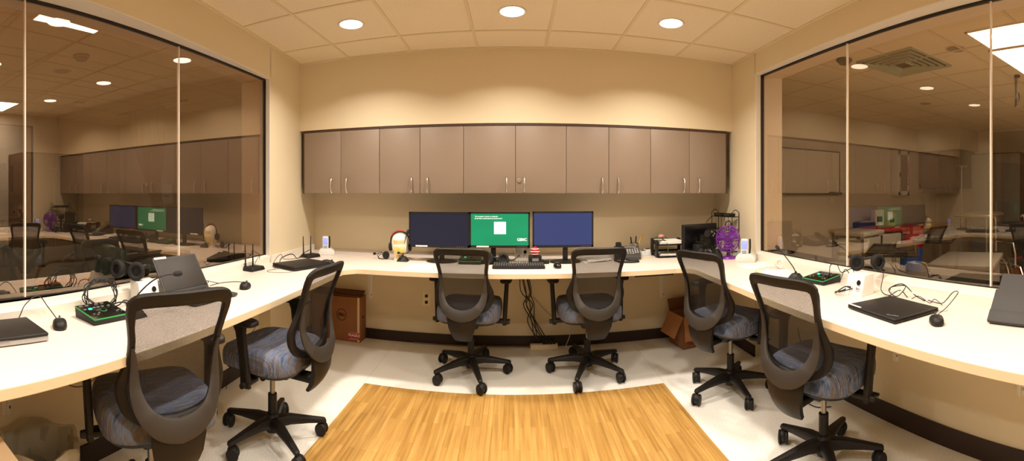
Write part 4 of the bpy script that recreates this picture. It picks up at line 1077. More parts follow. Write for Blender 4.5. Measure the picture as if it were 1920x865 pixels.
text('FRAGILE', .030, 'ink_white', st, T(.184, -.0772, .055) @ rotx(90), bold=.0008)
text('HANDLE WITH CARE', .0095, 'ink_white', st, T(.184, -.0772, .030) @ rotx(90))
b = MB(); b.box((.184, -.0771, .0775), (.112, .0006, .0016)); b.box((.184, -.0771, .0205), (.112, .0006, .0016)); b.build('sticker_border', 'ink_white', st)
MB().span((.2445, -.02, .19), (.2465, .02, .206)).build('hand_hole', 'print_dark', t)
t = thing('open_carton', 'open brown cardboard carton on floor in right back corner', 'box', (1.605, 3.64, 0), 8)
b = MB(); w, d, h = .19, .13, .255; th = .005
b.span((-w, -d, 0), (w, -d+th, h)); b.span((-w, d-th, 0), (w, d, h)); b.span((-w, -d, 0), (-w+th, d, h)); b.span((w-th, -d, 0), (w, d, h)); b.span((-w, -d, 0), (w, d, th)); b.build('body', 'cardboard', t)
b = MB()
for v in b.bm.verts: pass
fl = MB().box((0, 0, -.09), (.004, 2*d-.004, .18), .001)
for v in fl.bm.verts: v.co = T(-w-.002, 0, h) @ roty(30) @ v.co
fl.build('side_flap', 'cardboard_light', t)
fl = MB().box((0, 0, -.095), (2*w-.004, .004, .19), .001)
for v in fl.bm.verts: v.co = T(0, -d-.002, h) @ rotx(-9) @ v.co
fl.build('front_flap', 'cardboard_light', t)
fl = MB().box((0, 0, .05), (2*w-.004, .004, .10), .001)
for v in fl.bm.verts: v.co = T(0, d-.002, h) @ rotx(-25) @ v.co
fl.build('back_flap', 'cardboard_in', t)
def outlet(label, mtx, plugs=0, name='wall_outlet'):
    t = bpy.data.objects.new(name, None); COL.objects.link(t); t.matrix_world = mtx; tag(t, label, 'outlet', 'ivory wall outlets')
    MB().box((0, -.003, 0), (.072, .006, .116), .002).build('plate', 'socket_ivory', t)
    for z in (-.026, .026):
        so = MB().box((0, -.0065, z), (.034, .003, .030), .001).build('socket', 'socket_ivory', t)
        if plugs: MB().box((0, -.016, z), (.024, .022, .022), .004).build('plug', 'black', so)
        else:
            for x in (-.007, .007): MB().box((x, -.0085, z), (.003, .001, .01)).build('slot', 'black', so)
    return t
zo = lambda py, r: H0-(py-CY)*r/FV
outlet('ivory outlet with two black plugs under the left monitor', T(on_y(800, YB), YB, zo(561, 3.93)), 1)
p = LW(-.10, 1.0); outlet('ivory outlet below the left worktop near beige pedestal', T(p.x, p.y, .47) @ rotz(LA+90), 0)
p = RW(.10, 1.02); outlet('ivory outlet with black plug below right worktop', T(p.x, p.y, .475) @ rotz(RA-90), 1)
p = LW(-.10, 2.45); outlet('ivory outlet behind adapter cluster under the left worktop', T(p.x, p.y, .53) @ rotz(LA+90), 0)
t = thing('power_adapter', 'cluster of black adapters plugged under the left worktop', 'adapter', (p.x+.045, p.y, .50), LA+90)
b = MB(); b.box((0, -.0, .06), (.10, .07, .07), .008); b.box((.05, -.01, .10), (.05, .05, .05), .006); b.box((-.03, 0, .02), (.05, .06, .05), .006); b.build('body', 'black', t); MB().box((0, -.036, .06), (.04, .001, .03)).build('sticker', 'mid_grey', t)
cable([(p.x+.08, p.y, .50), (p.x+.10, p.y+.02, .40), (p.x+.09, p.y-.01, .30), (p.x+.07, p.y-.04, .2), (p.x+.06, p.y-.08, .01)], 'black cord hanging from left adapter cluster to the floor')
cable([(p.x+.09, p.y+.03, .50), (p.x+.13, p.y+.10, .42), (p.x+.14, p.y+.16, .36), (p.x+.10, p.y+.08, .28), (p.x+.07, p.y, .22)], 'second black cord bending beside left adapter cluster')
p = LW(-.10, 1.0); cable([(p.x+.012, p.y+.02, .50), (p.x+.03, p.y+.06, .42), (p.x+.03, p.y+.16, .385), (p.x+.02, p.y+.28, .43), (p.x+.03, p.y+.36, .60), (p.x+.03, p.y+.38, .70)], 'dark cord sagging along wall under left worktop', .003, 'grey_cord')
# cord bundle and power strip
pts0 = [(978, 520), (985, 545), (990, 570), (998, 600), (1010, 630), (1020, 646)]
for k in range(6):
    rn = random.Random(20+k); pts = []
    for i, (px, py) in enumerate(pts0):
        yy = 3.80-.02*(k % 3); off = 0 if i in (0, 5) else rn.uniform(-11, 9)
        r_ = yy/cos((px+off-CX)/FH); z_ = zo(py, r_)
        pts.append((on_y(px+off+(k-2.5)*2.2*(1 if i in (0, 5) else .6), yy), yy-rn.uniform(0, .03), max(z_, .07) if i < 5 else .062))
    pts[0] = (pts[0][0], pts[0][1], .70)
    cable(pts, ('black power cord at the left of the hanging bundle', 'black power cord looping left in hanging bundle', 'black power cord in the middle of the hanging bundle', 'black power cord twisting across the hanging bundle', 'black power cord right of centre in hanging bundle', 'black power cord at the right of the hanging bundle')[k], .0042, group='hanging bundle of power cords')
cable([(on_y(982, 3.8), 3.80, .66), (on_y(1000, 3.8), 3.79, .62), (on_y(1020, 3.8), 3.79, .63), (on_y(1036, 3.8), 3.79, .65), (on_y(1040, 3.8), 3.80, .70)], 'black cord sagging under the worktop right of bundle')
cable([(on_y(1000, 3.84), 3.84, .40), (on_y(1030, 3.84), 3.84, .26), (on_y(1060, 3.84), 3.84, .20), (on_y(1090, 3.84), 3.84, .24), (on_y(1120, 3.84), 3.84, .36)], 'thin grey cord sagging on the back wall near right chair', .002, 'grey_cord')
cable([(on_y(1058, 3.8), 3.80, .30), (on_y(1066, 3.8), 3.80, .20), (on_y(1068, 3.8), 3.79, .10), (on_y(1062, 3.75), 3.75, .006), (on_y(1100, 3.8), 3.82, .006)], 'white cord dropping to floor behind the right chair', .0026, 'white_cord')
t = thing('power_strip', 'beige power strip with four black plugs on floor', 'power strip', (on_y(1020, 3.78), 3.78, 0), 0)
MB().box((0, 0, .02), (.24, .055, .04), .005).build('strip', 'socket_ivory', t)
for k in range(4):
    b = MB(); b.box((-.0+.03*k, .005, .052), (.022, .026, .030), .004); b.tube([(-.0+.03*k, .005, .064), (-.0+.03*k-.004, .01, .085)], .005, 6, 1); b.build('plug', 'black', t)
cable([(-.9, 3.835, .006), (-.5, 3.83, .006), (0, 3.835, .006), (.14, 3.81, .012)], 'grey floor cord along the back baseboard', .005, 'grey_cord')
o = MB().box((0, 0, 0), (.30, .22, .016), .003).build('keyboard_tray', 'black', loc=(on_y(1219, 3.12), 3.12, DZ-.0425)); tag(o, 'black slide-out tray under back worktop by the open carton', 'tray')
t = thing('power_adapter', 'black power brick hung under the right worktop', 'adapter', (1.46, 1.34, .625), -70)
b = MB(); b.box((0, 0, .035), (.13, .06, .045), .006); b.build('body', 'black', t); MB().box((0, -.0305, .035), (.04, .001, .012)).build('sticker', 'mid_grey', t)
MB().tube([(.06, 0, .03), (.10, .02, .015), (.13, .01, .03), (.14, 0, .072)], .003, 6, 5).build('cord', 'black_cord', t)
cable([(1.70, 2.35, .69), (1.66, 2.32, .58), (1.68, 2.28, .50), (1.66, 2.36, .60), (1.72, 2.40, .69)], 'black cord looping under the right worktop behind chairs', .003)
cable([(1.80, 2.35, .40), (1.84, 2.28, .12), (1.82, 2.22, .01), (1.76, 2.18, .006), (1.77, 2.10, .006), (1.84, 2.05, .006)], 'black cord curling on floor under right worktop', .003)
# pedestal and bin at far left
t = thing('drawer_pedestal', 'beige drawer pedestal at the far left under the worktop', 'cabinet', (-1.33, .465, 0), 90)
b = MB(); b.span((-.24, -.24, 0), (.055, .24, .50), .003); b.build('body', 'pedestal', t)
b = MB(); b.span((-.245, -.245, .50), (.062, .245, .525), .003); b.build('top', 'pedestal', t)
for z0, z1 in ((.02, .24), (.25, .49)):
    dr = MB().span((-.235, -.258, z0), (.05, -.241, z1), .002).build('drawer', 'pedestal', t); MB().tube([(-.14, -.259, z1-.05), (-.14, -.285, z1-.05), (-.05, -.285, z1-.05), (-.05, -.259, z1-.05)], .004, 6, 1).build('handle', 'steel', dr)
t = thing('waste_bin', 'waste bin lined with a cloudy plastic bag, far left', 'bin', (-1.55, .80, 0), 0)
MB().lathe([(0, 0), (.11, 0), (.115, .005), (.145, .31), (.150, .315), (.143, .315), (.11, .01), (0, .01)], 28).build('bin', 'bag', t)
b = MB(); rings = []
for z, r_ in ((.18, .150), (.25, .156), (.30, .162), (.325, .164), (.34, .155), (.335, .142), (.28, .134), (.2, .126)):
    rings.append([((r_+.006*sin(7*a+z*30)+.004*sin(13*a))*cos(a), (r_+.006*sin(7*a+z*30)+.004*sin(13*a))*sin(a), z+.012*sin(5*a)) for a in [2*pi*k/48 for k in range(48)]])
b.loft(rings, False); b.build('liner_bag', 'bag_film', t)
# ------------------------------------------------------------------ the rooms beyond the glass
def room_shell(pre, xa, xb, ya, yb, splay):
    """xa: side towards the control room"""
    lo, hi = min(xa, xb), max(xa, xb)
    fl = MB().span((lo, ya, -.05), (hi, yb, 0)).build('floor', 'vinyl_floor'); struct(fl, 'vinyl floor of the room beyond the %s window' % pre)
    b = MB(); b.mi = 0; b.span((lo, ya, HC), (hi, yb, HC+.05)); b.mi = 1
    n = int((hi-lo)/.6)+1
    for k in range(n): x = lo+.3+.6*k; b.span((x-.012, ya, HC-.004), (x+.012, yb, HC+.001))
    for k in range(int((yb-ya)/.6)+1): y = ya+.2+.6*k; b.span((lo, y-.012, HC-.0045), (hi, y+.012, HC+.001))
    struct(b.build('ceiling', ['ceiling_tile', 'ceiling_bar']), 'tiled ceiling of the room beyond the %s window' % pre)
    struct(MB().span((lo, yb, 0), (hi, yb+.1, HC)).build('wall_back', 'room_paint'), 'end wall of the room beyond the %s window' % pre)
    struct(MB().span((lo, ya-.1, 0), (hi, ya, HC)).build('wall_front', 'room_paint'), 'near end wall of the room beyond the %s window' % pre)
    x0, x1 = (xb, xb+.1) if xb > xa else (xb-.1, xb)
    struct(MB().span((x0, ya, 0), (x1, yb, HC)).build('wall_'+pre, 'room_paint'), 'far wall of the room beyond the %s window' % pre)
    yend = 3.98
    struct(MB().span((min(xa, xa), yend, 0), (xa+(.12 if xb < xa else -.12), yb+.1, HC)).build('wall_'+pre, 'room_paint'), 'short return wall of the room beyond the %s window' % pre)
room_shell('left', -2.12, -5.9, -1.4, 4.6, 0)
room_shell('right', 2.13, 7.2, -1.4, 4.9, 0)
def troffer(x0, x1, y0, y1, label, m):
    t = thing('ceiling_panel', label, 'ceiling light', ((x0+x1)/2, (y0+y1)/2, HC), 0, 'fluorescent ceiling panels'); w = (x1-x0)/2; d = (y1-y0)/2
    b = MB(); b.span((-w, -d, -.010), (w, -d+.015, -.001)); b.span((-w, d-.015, -.010), (w, d, -.001)); b.span((-w, -d, -.010), (-w+.015, d, -.001)); b.span((w-.015, -d, -.010), (w, d, -.001)); b.build('frame', 'trim_paint', t)
    MB().span((-w+.015, -d+.015, -.008), (w-.015, d-.015, -.005)).build('lens', m, t, smooth=False)
troffer(2.72, 3.14, .35, 1.60, 'bright ceiling panel beyond right window, nearer one', 'troffer_lens')
troffer(3.17, 4.05, .35, 1.64, 'bright ceiling panel beyond right window, farther one', 'troffer_lens')
troffer(-5.7, -5.1, 1.75, 2.35, 'added lit square ceiling panel deep in the room beyond left window', 'troffer_lens')  # added panel that brightens the left room, set at a reflected panel's spot
troffer(-2.62, -2.16, 1.28, 1.80, 'ceiling light panel just beyond the top of left window', 'troffer_dim')
for x, y, nm in ((3.0, 1.85, 'unlit downlight beyond right window beside panels'), (2.95, 2.6, 'unlit downlight beyond right window near the vent'), (4.6, 3.3, 'unlit downlight beyond right window, farthest'), (-3.6, 2.1, 'unlit downlight beyond the left window, middle'), (-4.6, 1.7, 'unlit downlight beyond left window, far left'), (-4.7, 3.0, 'unlit downlight beyond left window near the wall')):
    downlight(x, y, nm, False, HC, 0, .075, 'unlit downlights beyond the windows')
for x, y, lab in ((-3.1, 2.0, 'smoke detector on the ceiling beyond left window'), (2.62, 2.75, 'smoke detector on ceiling beyond the right window')):
    t = thing('smoke_detector', lab, 'smoke detector', (x, y, HC), 0); MB().lathe([(.07, -.001), (.072, -.014), (.05, -.02), (.045, -.04), (.02, -.046), (0, -.046)], 24).build('housing', 'cab_edge', t); MB().torus((0, 0, -.028), .048, .004).build('grille', 'black', t)
t = thing('air_vent', 'green-grey square ceiling diffuser beyond right window', 'vent', (3.05, 2.42, HC), 0); b = MB()
for k in range(5):
    s_ = .30-.052*k; b.tube([(-s_, -s_, -.006-.004*k), (s_, -s_, -.006-.004*k), (s_, s_, -.006-.004*k), (-s_, s_, -.006-.004*k)], .012, 4, 1, True)
b.build('louvres', 'vent', t); MB().span((-.3, -.3, -.003), (.3, .3, -.001)).build('backing', 'cab_edge', t)

# --- right room
YW = 4.9
th = lambda p: tan((p-CX)/FH)
t = thing('whiteboard', 'whiteboard with marker tray on wall beyond right window', 'whiteboard', ((th(1463)+th(1573))/2*YW, YW, 1.52), 0)
w = (th(1573)-th(1463))*YW/2; MB().span((-w, -.02, -.29), (w, -.002, .29)).build('panel', 'board_white', t, smooth=False)
b = MB()
for a, c in (((-w, -.026, .28), (w, -.018, .295)), ((-w, -.026, -.295), (w, -.018, -.28)), ((-w, -.026, -.29), (-w+.014, -.018, .29)), ((w-.014, -.026, -.29), (w, -.018, .29))): b.span(a, c)
b.build('frame', 'cab_edge', t); b = MB(); b.span((-w*.95, -.09, -.30), (w*.98, -.02, -.288)); b.span((-w*.95, -.09, -.30), (w*.98, -.085, -.278)); b.build('marker_tray', 'silver', t)
for k, (dx, L, lab) in enumerate(((.70, .16, 'black eraser at the right of the whiteboard tray'), (.93, .08, 'black marker at the right end of whiteboard tray'))):
    o = MB().box((0, 0, .012), (L, .03, .022), .004).build('eraser' if k == 0 else 'marker', 'black', loc=((th(1463)+th(1573))/2*YW+dx*w, YW-.055, 1.52-.288)); tag(o, lab, 'eraser' if k == 0 else 'marker')
outlet('wall switch plate below the whiteboard beyond right window', T(th(1560)*YW, YW, zo(376, YW/cos((1560-CX)/FH))), 0, 'switch_plate')
t = thing('equipment_cabinet', 'white glass-fronted wall cabinet beyond the right window', 'cabinet', (5.95, YW, 1.20), 0, None)
b = MB(); b.span((-.16, -.16, 0), (.16, -.002, .72), .004); b.build('case', 'device_white', t); b = MB()
for a, c in (((-.15, -.172, .01), (-.10, -.16, .71)), ((.10, -.172, .01), (.15, -.16, .71)), ((-.15, -.172, .01), (.15, -.16, .07)), ((-.15, -.172, .65), (.15, -.16, .71))): b.span(a, c)
b.build('door_frame', 'device_white', t); MB().span((-.10, -.166, .07), (.10, -.161, .65)).build('door_panel', 'cab_laminate', t); MB().box((-.118, -.178, .33), (.016, .012, .07), .003).build('latch', 'black', t)
text('EQUIPMENT', .075, 'fragile_red', t, T(.125, -.1735, .36) @ rotx(90) @ rotz(90), 'door_lettering', sx=.95)
t = thing('wall_cabinet', 'dark wall cabinet in the far corner beyond right window', 'cabinet', (6.9, 4.45, 1.32), -90, None)
b = MB(); b.span((-.44, -.27, 0), (.44, .295, .62), .003); b.build('body', 'cab_edge', t)
for s in (-1, 1):
    d_ = MB().span((.003 if s > 0 else -.44, -.29, .003), (.44 if s > 0 else -.003, -.272, .617), .002).build('door', 'cab_laminate', t); MB().tube([(s*.06, -.291, .06), (s*.06, -.32, .08), (s*.06, -.32, .15), (s*.06, -.291, .17)], .005, 6, 3).build('handle', 'steel', d_)
struct(MB().span((6.55, 3.95, 1.95), (7.2, 4.9, HC)).build('trim_6', 'room_paint'), 'soffit above the dark wall cabinet beyond right window')
t = thing('tall_cabinet', 'tall grey two-door cabinet beyond the right window', 'cabinet', (6.85, 3.28, 0), -90, None)
b = MB(); b.span((-.46, -.25, 0), (.46, .33, 1.86), .004); b.build('body', 'cab_edge', t)
for s in (-1, 1):
    d_ = MB().span((.003 if s > 0 else -.455, -.27, .08), (.455 if s > 0 else -.003, -.252, 1.84), .002).build('door', 'cab_grey', t); MB().tube([(s*.05, -.271, .95), (s*.05, -.31, .97), (s*.05, -.31, 1.07), (s*.05, -.271, 1.09)], .006, 6, 3).build('handle', 'steel', d_)
t = thing('base_counter', 'tan counter over brown cabinets along wall beyond right window', 'counter', (5.35, 4.58, 0), 0, None)
MB().span((-.95, -.26, 0), (1.45, .31, .70), .003).build('cabinets', 'cab_laminate', t); MB().span((-1.0, -.33, .70), (1.5, .315, .74), .003).build('countertop', 'counter_tan', t)
for k in range(5): MB().span((-.94+.477*k, -.275, .05), (-.94+.477*k+.465, -.262, .68), .002).build('door', 'cab_laminate', t)
t = thing('side_counter', 'tan counter with red-brown front beyond right window', 'counter', (6.55, 1.95, 0), -90, None)
MB().span((-.75, -.50, 0), (.75, .33, .72), .003).build('cabinets', 'red_cart', t); MB().span((-.8, -.56, .72), (.45, .33, .755), .003).build('countertop', 'counter_tan', t)
# over-bed tables
def tray_table(label, loc, rz, w, d, z, m='black_gloss', name='overbed_table'):
    t = thing(name, label, 'tray table', (*loc, 0), rz, 'tray tables beyond the right window')
    b = MB(); b.box((0, 0, z), (w, d, .03), .012, 3); b.build('table_top', m, t)
    b = MB(); b.tube([(-w/2+.02, -d/2+.02, z+.018), (w/2-.02, -d/2+.02, z+.018), (w/2-.02, d/2-.02, z+.018), (-w/2+.02, d/2-.02, z+.018)], .006, 6, 1, True); b.build('rim', 'steel' if m != 'black_gloss' else 'dark_grey', t)
    b = MB(); b.cyl((w*.38, 0, .06), (w*.38, 0, z-.01), .018, n=14); b.build('column', 'steel', t)
    b = MB(); b.span((-w*.40, -d*.34, .05), (w*.42, -d*.34+.04, .08)); b.span((-w*.40, d*.34-.04, .05), (w*.42, d*.34, .08)); b.span((w*.34, -d*.34, .05), (w*.42, d*.34, .08))
    for s in (-1, 1):
        for q in (-1, 1): b.cyl((s*w*.38, q*d*.32-.008, .025), (s*w*.38, q*d*.32+.008, .025), .025, n=14)
    b.build('base', 'dark_grey', t)
    return t
tray_table('black tray table right behind the right window glass', (2.78, 2.33), 37, .60, .42, .80)
tray_table('dark tray table farther back beyond the right window', (3.86, 2.62), 25, .62, .40, .79)
tray_table('chrome instrument stand with thin tray beyond right window', (4.25, 2.30), 10, .58, .40, 1.02, 'steel', 'instrument_stand')
# grey counter box
t = thing('supply_cart', 'light grey low cart beyond the right window', 'cart', (3.55, 2.05, 0), 20, None)
MB().span((-.40, -.26, .10), (.40, .26, .64), .006).build('body', 'cab_grey', t); MB().span((-.43, -.29, .64), (.43, .29, .68), .008).build('top', 'mid_grey', t)
for s in (-1, 1):
    for q in (-1, 1): MB().cyl((s*.34, q*.2-.012, .05), (s*.34, q*.2+.012, .05), .05, n=14).build('caster', 'black', t)
def hamper(label, loc, rz, lid, bag):
    t = thing('linen_hamper', label, 'hamper', (*loc, 0), rz, 'lidded hampers beyond the right window')
    MB().box((0, 0, .835), (.46, .40, .05), .02, 3).build('lid', lid, t)
    MB().box((0, 0, .50), (.36, .32, .60), .03, 3, taper=(1.1, 1.1)).build('bag', bag, t)
    b = MB()
    for s in (-1, 1):
        for q in (-1, 1): b.tube([(s*.21, q*.17, .05), (s*.20, q*.165, .45), (s*.205, q*.17, .80)], .012, 8, 2); b.ball((s*.21, q*.17, .035), .035, 10, 8)
    b.build('frame', 'dark_grey', t)
hamper('grey lidded hamper beyond the right window', (3.50, 3.42), 12, 'tote_grey', 'tote_grey')
hamper('red lidded hamper behind the grey one beyond right window', (4.02, 3.56), -6, 'red_cart', 'tote_grey')
t = thing('waste_basket', 'red and blue waste basket beside hampers beyond right window', 'bin', (4.5, 3.5, 0), 0)
MB().lathe([(0, 0), (.15, 0), (.19, .62), (.185, .62), (.14, .02), (0, .02)], 24).build('basket', 'blue_bin', t); MB().lathe([(.19, .60), (.20, .72), (.20, .85), (.0, .87)], 24).build('lid', 'red_cart', t)
for (x, y, sx, sy, sz, m_, lab, nm) in ((5.05, 4.55, .18, .12, .26, 'paper', 'white printed box on counter beyond right window', 'carton'), (5.35, 4.55, .16, .12, .2, 'paper_tan', 'tan box beside the white printed box on counter', 'carton'), (4.70, 4.50, .30, .18, .10, 'black', 'dark low tray on counter beyond the right window', 'tray')):
    t = thing(nm, lab, 'box', (x, y, .741), -8); MB().box((0, 0, sz/2), (sx, sy, sz), .004).build('body', m_, t)
    if nm == 'carton': MB().box((0, -sy/2-.001, sz*.5), (sx*.6, .002, sz*.3)).build('sticker', 'purple_dark' if m_ == 'paper' else 'cab_edge', t)
    else: MB().box((0, 0, sz+.01), (sx*.8, sy*.8, .02), .004).build('contents', 'tote_grey', t)
# IV pole
def iv_pole(label, loc, zt):
    t = thing('drip_stand', label, 'drip stand', (*loc, 0), 15, 'drip stands beyond the windows')
    b = MB(); b.cyl((0, 0, .06), (0, 0, zt), .010, n=10); b.build('pole', 'steel', t)
    b = MB()
    for a in range(4): c_, s_ = cos(a*pi/2), sin(a*pi/2); b.tube([(0, 0, zt), (.05*c_, .05*s_, zt+.01), (.075*c_, .075*s_, zt-.01), (.09*c_, .09*s_, zt+.03)], .005, 6, 4)
    b.build('hooks', 'steel', t)
    b = MB()
    for a in range(5): c_, s_ = cos(a*2*pi/5), sin(a*2*pi/5); b.tube([(0, 0, .075), (.15*c_, .15*s_, .07), (.26*c_, .26*s_, .055)], .011, 6, 2); b.ball((.26*c_, .26*s_, .028), .028, 10, 7)
    b.build('base', 'dark_grey', t)
iv_pole('chrome drip stand before the tall cabinet beyond right window', (5.6, 3.35), 1.60)
iv_pole('chrome drip stand beyond the left window', (-4.55, 2.55), 1.50)
# wheelchair
t = thing('wheelchair', 'folding black wheelchair seen beyond the right window', 'wheelchair', (4.95, 2.12, 0), 150)
for s in (-1, 1):
    b = MB(); b.torus((s*.27, -.05, .30), .285, .016, Matrix.Rotation(pi/2, 3, 'Y'), 36, 8); b.build('tyre', 'black', t)
    b = MB(); b.torus((s*.295, -.05, .30), .25, .008, Matrix.Rotation(pi/2, 3, 'Y'), 36, 6); b.build('hand_rim', 'chrome', t)
    b = MB(); 
    for k in range(8): b.cyl((s*.27, -.05, .30), (s*.27, -.05+.275*cos(k*pi/4), .30+.275*sin(k*pi/4)), .010, .007, 6)
    b.lathe([(0, -.03), (.03, -.03), (.03, .03), (0, .03)], 14, T(s*.27, -.05, .30) @ roty(90)); b.build('spokes', 'black', t)
    b = MB(); b.torus((s*.24, .36, .095), .08, .014, Matrix.Rotation(pi/2, 3, 'Y'), 20, 6); b.cyl((s*.24, .36, .1), (s*.24, .34, .28), .010, n=8); b.build('front_caster', 'black', t)
    b = MB(); b.tube([(s*.23, -.28, .96), (s*.23, -.20, .94), (s*.23, -.19, .45), (s*.23, -.19, .22)], .012, 8, 2); b.tube([(s*.23, -.19, .70), (s*.23, .18, .70), (s*.23, .22, .45)], .012, 8, 2); b.tube([(s*.23, -.19, .46), (s*.23, .32, .46), (s*.23, .46, .12)], .012, 8, 2); b.tube([(s*.23, -.19, .24), (s*.23, .34, .26)], .010, 8, 1); b.build('side_frame', 'chrome', t)
    MB().box((s*.23, -.0, .72), (.05, .30, .03), .01).build('armrest', 'black', t)
    MB().box((s*.16, .48, .10), (.14, .12, .012), .004).build('footrest', 'black', t)
MB().box((0, .06, .46), (.44, .40, .03), .01).build('seat', 'black_soft', t); MB().box((0, -.20, .70), (.44, .02, .42), .008).build('backrest', 'black_soft', t)
t = thing('hanging_cable', 'looped cable hanging from ceiling beyond right window', 'cable', (3.95, 1.72, HC), 0)
MB().tube([(0, 0, -.002), (0, .01, -.1), (-.02, .0, -.20), (.03, .02, -.26), (.05, 0, -.20), (0, -.01, -.16), (-.04, 0, -.22), (0, .02, -.28), (.04, .03, -.2), (.06, .05, -.002)], .006, 6, 6).build('cord', 'black_cord', t); MB().cyl((0, 0, -.02), (0, 0, 0), .03, n=14).build('ceiling_plate', 'black', t)

# --- left room
t = thing('hospital_bed', 'hospital bed with side rails beyond the left window', 'bed', (-3.42, 1.62, 0), 0)
MB().box((0, 0, .50), (.84, 2.0, .14), .04, 3).build('mattress', 'tote_grey', t)
b = MB(); b.box((0, 0, .39), (.80, 1.96, .07), .01); 
for s in (-1, 1):
    for q in (-1, 1): b.cyl((s*.34, q*.8, .06), (s*.34, q*.8, .37), .025, n=10); b.cyl((s*.34-.015, q*.8, .06), (s*.34+.015, q*.8, .06), .06, n=16)
b.build('frame', 'dark_grey', t)
for q, nm in ((-1, 'footboard'), (1, 'headboard')): MB().box((0, q*1.01, .62), (.86, .035, .50), .015, 3).build(nm, 'cab_grey', t)
b = MB(); b.tube([(.44, -.1, .40), (.44, -.08, .72), (.44, .30, .74), (.44, .70, .72), (.44, .72, .40)], .013, 8, 3); b.tube([(.44, -.09, .58), (.44, .71, .58)], .01, 8, 1); b.build('side_rail', 'dark_grey', t)
t = thing('training_mannequin', 'patient mannequin lying in bed under a grey blanket', 'mannequin', (-3.42, 1.62, .572), 0)
rows = []
for i in range(41):
    v = -.96+1.66*i/40; row = []
    for k in range(29):
        u = -.47+.94*k/28
        leg = math.exp(-((abs(u)-.10)/.09)**2) if v < -.1 else math.exp(-(u/.20)**2)
        prof = interp([(-.96, .05), (-.88, .17), (-.80, .10), (-.4, .11), (-.12, .24), (.05, .20), (.3, .21), (.55, .22), (.7, .17)], v)
        z = prof*leg + .012*noise.noise(Vector((u*7, v*7, 0)))+.012
        if abs(u) > .40: z -= (abs(u)-.40)*2.2
        row.append((u, v, max(z, -.14)))
    rows.append(row)
MB().grid(rows).build('blanket', 'blanket', t, solid=.008, angle=80)
P = T(0, .80, .09) @ rotx(78)
hd = mannequin_head('x', (0, 0, 0), 0, 'skin_vinyl', 1.1, 'tmp_head')
for ch in list(hd.children):
    ch.parent = t; ch.data.transform(T(0, .70, .085) @ rotz(180) @ rotx(-76)); 
bpy.data.objects.remove(hd)
tag(MB().box((0, 0, .05), (.60, .34, .10), .045, 4).build('pillow', 'blanket', loc=(-3.42, 2.44, .571)), 'blue-grey pillow under the bedridden mannequin head', 'pillow')
# wooden-arm chair
t = thing('visitor_chair', 'reclining chair with wooden arms and teal cushion, beyond left window', 'chair', (-2.60, 1.62, 0), 160)
MB().box((0, 0, .40), (.44, .48, .13), .04, 3).build('seat', 'teal_cloth', t); MB().box((0, -.25, .66), (.44, .12, .46), .04, 3, rot=rotx(12).to_3x3()).build('backrest', 'teal_cloth', t)
for s in (-1, 1):
    MB().box((s*.26, .0, .62), (.06, .50, .03), .012, 3).build('armrest', 'wood_arm', t)
    for q in (-1, 1): MB().box((s*.26, q*.205, .305), (.04, .05, .61), .006).build('leg', 'wood_arm', t)
# stretcher
t = thing('stretcher', 'black stretcher with metal rails close behind left window', 'stretcher', (-2.62, 2.78, 0), 4)
MB().box((0, 0, .58), (.56, 1.20, .09), .03, 3).build('pad', 'black_soft', t)
b = MB(); b.box((0, 0, .50), (.52, 1.16, .05), .01)
for s in (-1, 1):
    b.tube([(s*.30, -.45, .52), (s*.31, -.42, .70), (s*.31, 0, .72), (s*.31, .42, .70), (s*.30, .45, .52)], .013, 8, 3)
    for q in (-1, 1): b.cyl((s*.22, q*.5, .08), (s*.22, q*.5, .50), .02, n=10); b.cyl((s*.22-.015, q*.5, .07), (s*.22+.015, q*.5, .07), .07, n=16)
b.build('frame', 'dark_grey', t)
b = MB(); rows = [[(-.25+.5*k/14, -.50+.55*i/14, .07*math.exp(-((k-7)/6)**2)+.03*noise.noise(Vector((k*.5, i*.5, 3)))+.02) for k in range(15)] for i in range(15)]
o = b.grid(rows).build('folded_blanket', 'teal_cloth', solid=.015, loc=(-2.62, 2.70, .632), angle=80); tag(o, 'crumpled teal blanket on black stretcher beyond left window', 'blanket')
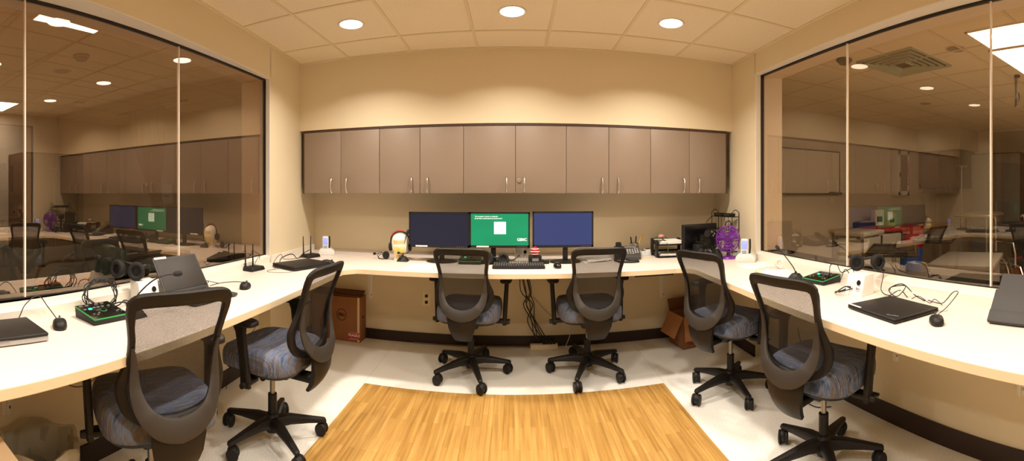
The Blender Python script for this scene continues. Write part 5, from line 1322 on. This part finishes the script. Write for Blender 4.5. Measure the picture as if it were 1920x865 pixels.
t = thing('towel_dispenser', 'white dispenser with dark lettering on wall beyond left window', 'dispenser', (-4.62, 4.6, 1.10), 0)
MB().box((0, -.065, .13), (.26, .13, .26), .015, 3, taper=(.85, .9)).build('case', 'device_white', t); text('TOWELS', .035, 'print_dark', t, T(0, -.137, .10) @ rotx(90) )
t = thing('privacy_curtain', 'gathered beige curtain hanging beyond the left window', 'curtain', (-4.45, 3.9, 0), 0)
rows = []
for i in range(20):
    z = HC-.03-(HC-1.05)*i/19; wd = interp([(1.0, .10), (1.35, .14), (1.8, .30), (2.3, .36)], z); x0 = interp([(1.0, .26), (1.5, .12), (2.3, 0)], z)
    rows.append([(x0-wd+2*wd*k/50, .04*sin(k*.95)*min(1, wd/.3), z) for k in range(51)])
MB().grid(rows).build('fabric', 'sheer', t, angle=80); MB().tube([(-.6, 0, HC-.02), (.8, 0, HC-.02)], .01, 6, 1).build('rail', 'steel', t)
t = thing('tall_cabinet', 'tall grey two-door cabinet beyond the left window', 'cabinet', (-5.6, 3.0, 0), 90, None)
MB().span((-.48, -.25, 0), (.48, .29, 1.75), .004).build('body', 'cab_edge', t)
for s in (-1, 1):
    d_ = MB().span((.003 if s > 0 else -.475, -.27, .08), (.475 if s > 0 else -.003, -.252, 1.73), .002).build('door', 'cab_grey', t); MB().tube([(s*.05, -.271, .93), (s*.05, -.31, .95), (s*.05, -.31, 1.07), (s*.05, -.271, 1.09)], .006, 6, 3).build('handle', 'steel', d_)

# ------------------------------------------------------------------ light and exposure
w = bpy.data.worlds.new('world'); S.world = w; w.use_nodes = True
w.node_tree.nodes['Background'].inputs[0].default_value = (.02, .018, .016, 1); w.node_tree.nodes['Background'].inputs[1].default_value = 1
S.view_settings.exposure = 0.42
cy = S.cycles
cy.use_denoising = True; cy.max_bounces = 10; cy.diffuse_bounces = 5; cy.glossy_bounces = 5; cy.transmission_bounces = 4; cy.transparent_max_bounces = 24
cy.sample_clamp_indirect = 6; cy.caustics_reflective = False; cy.caustics_refractive = False
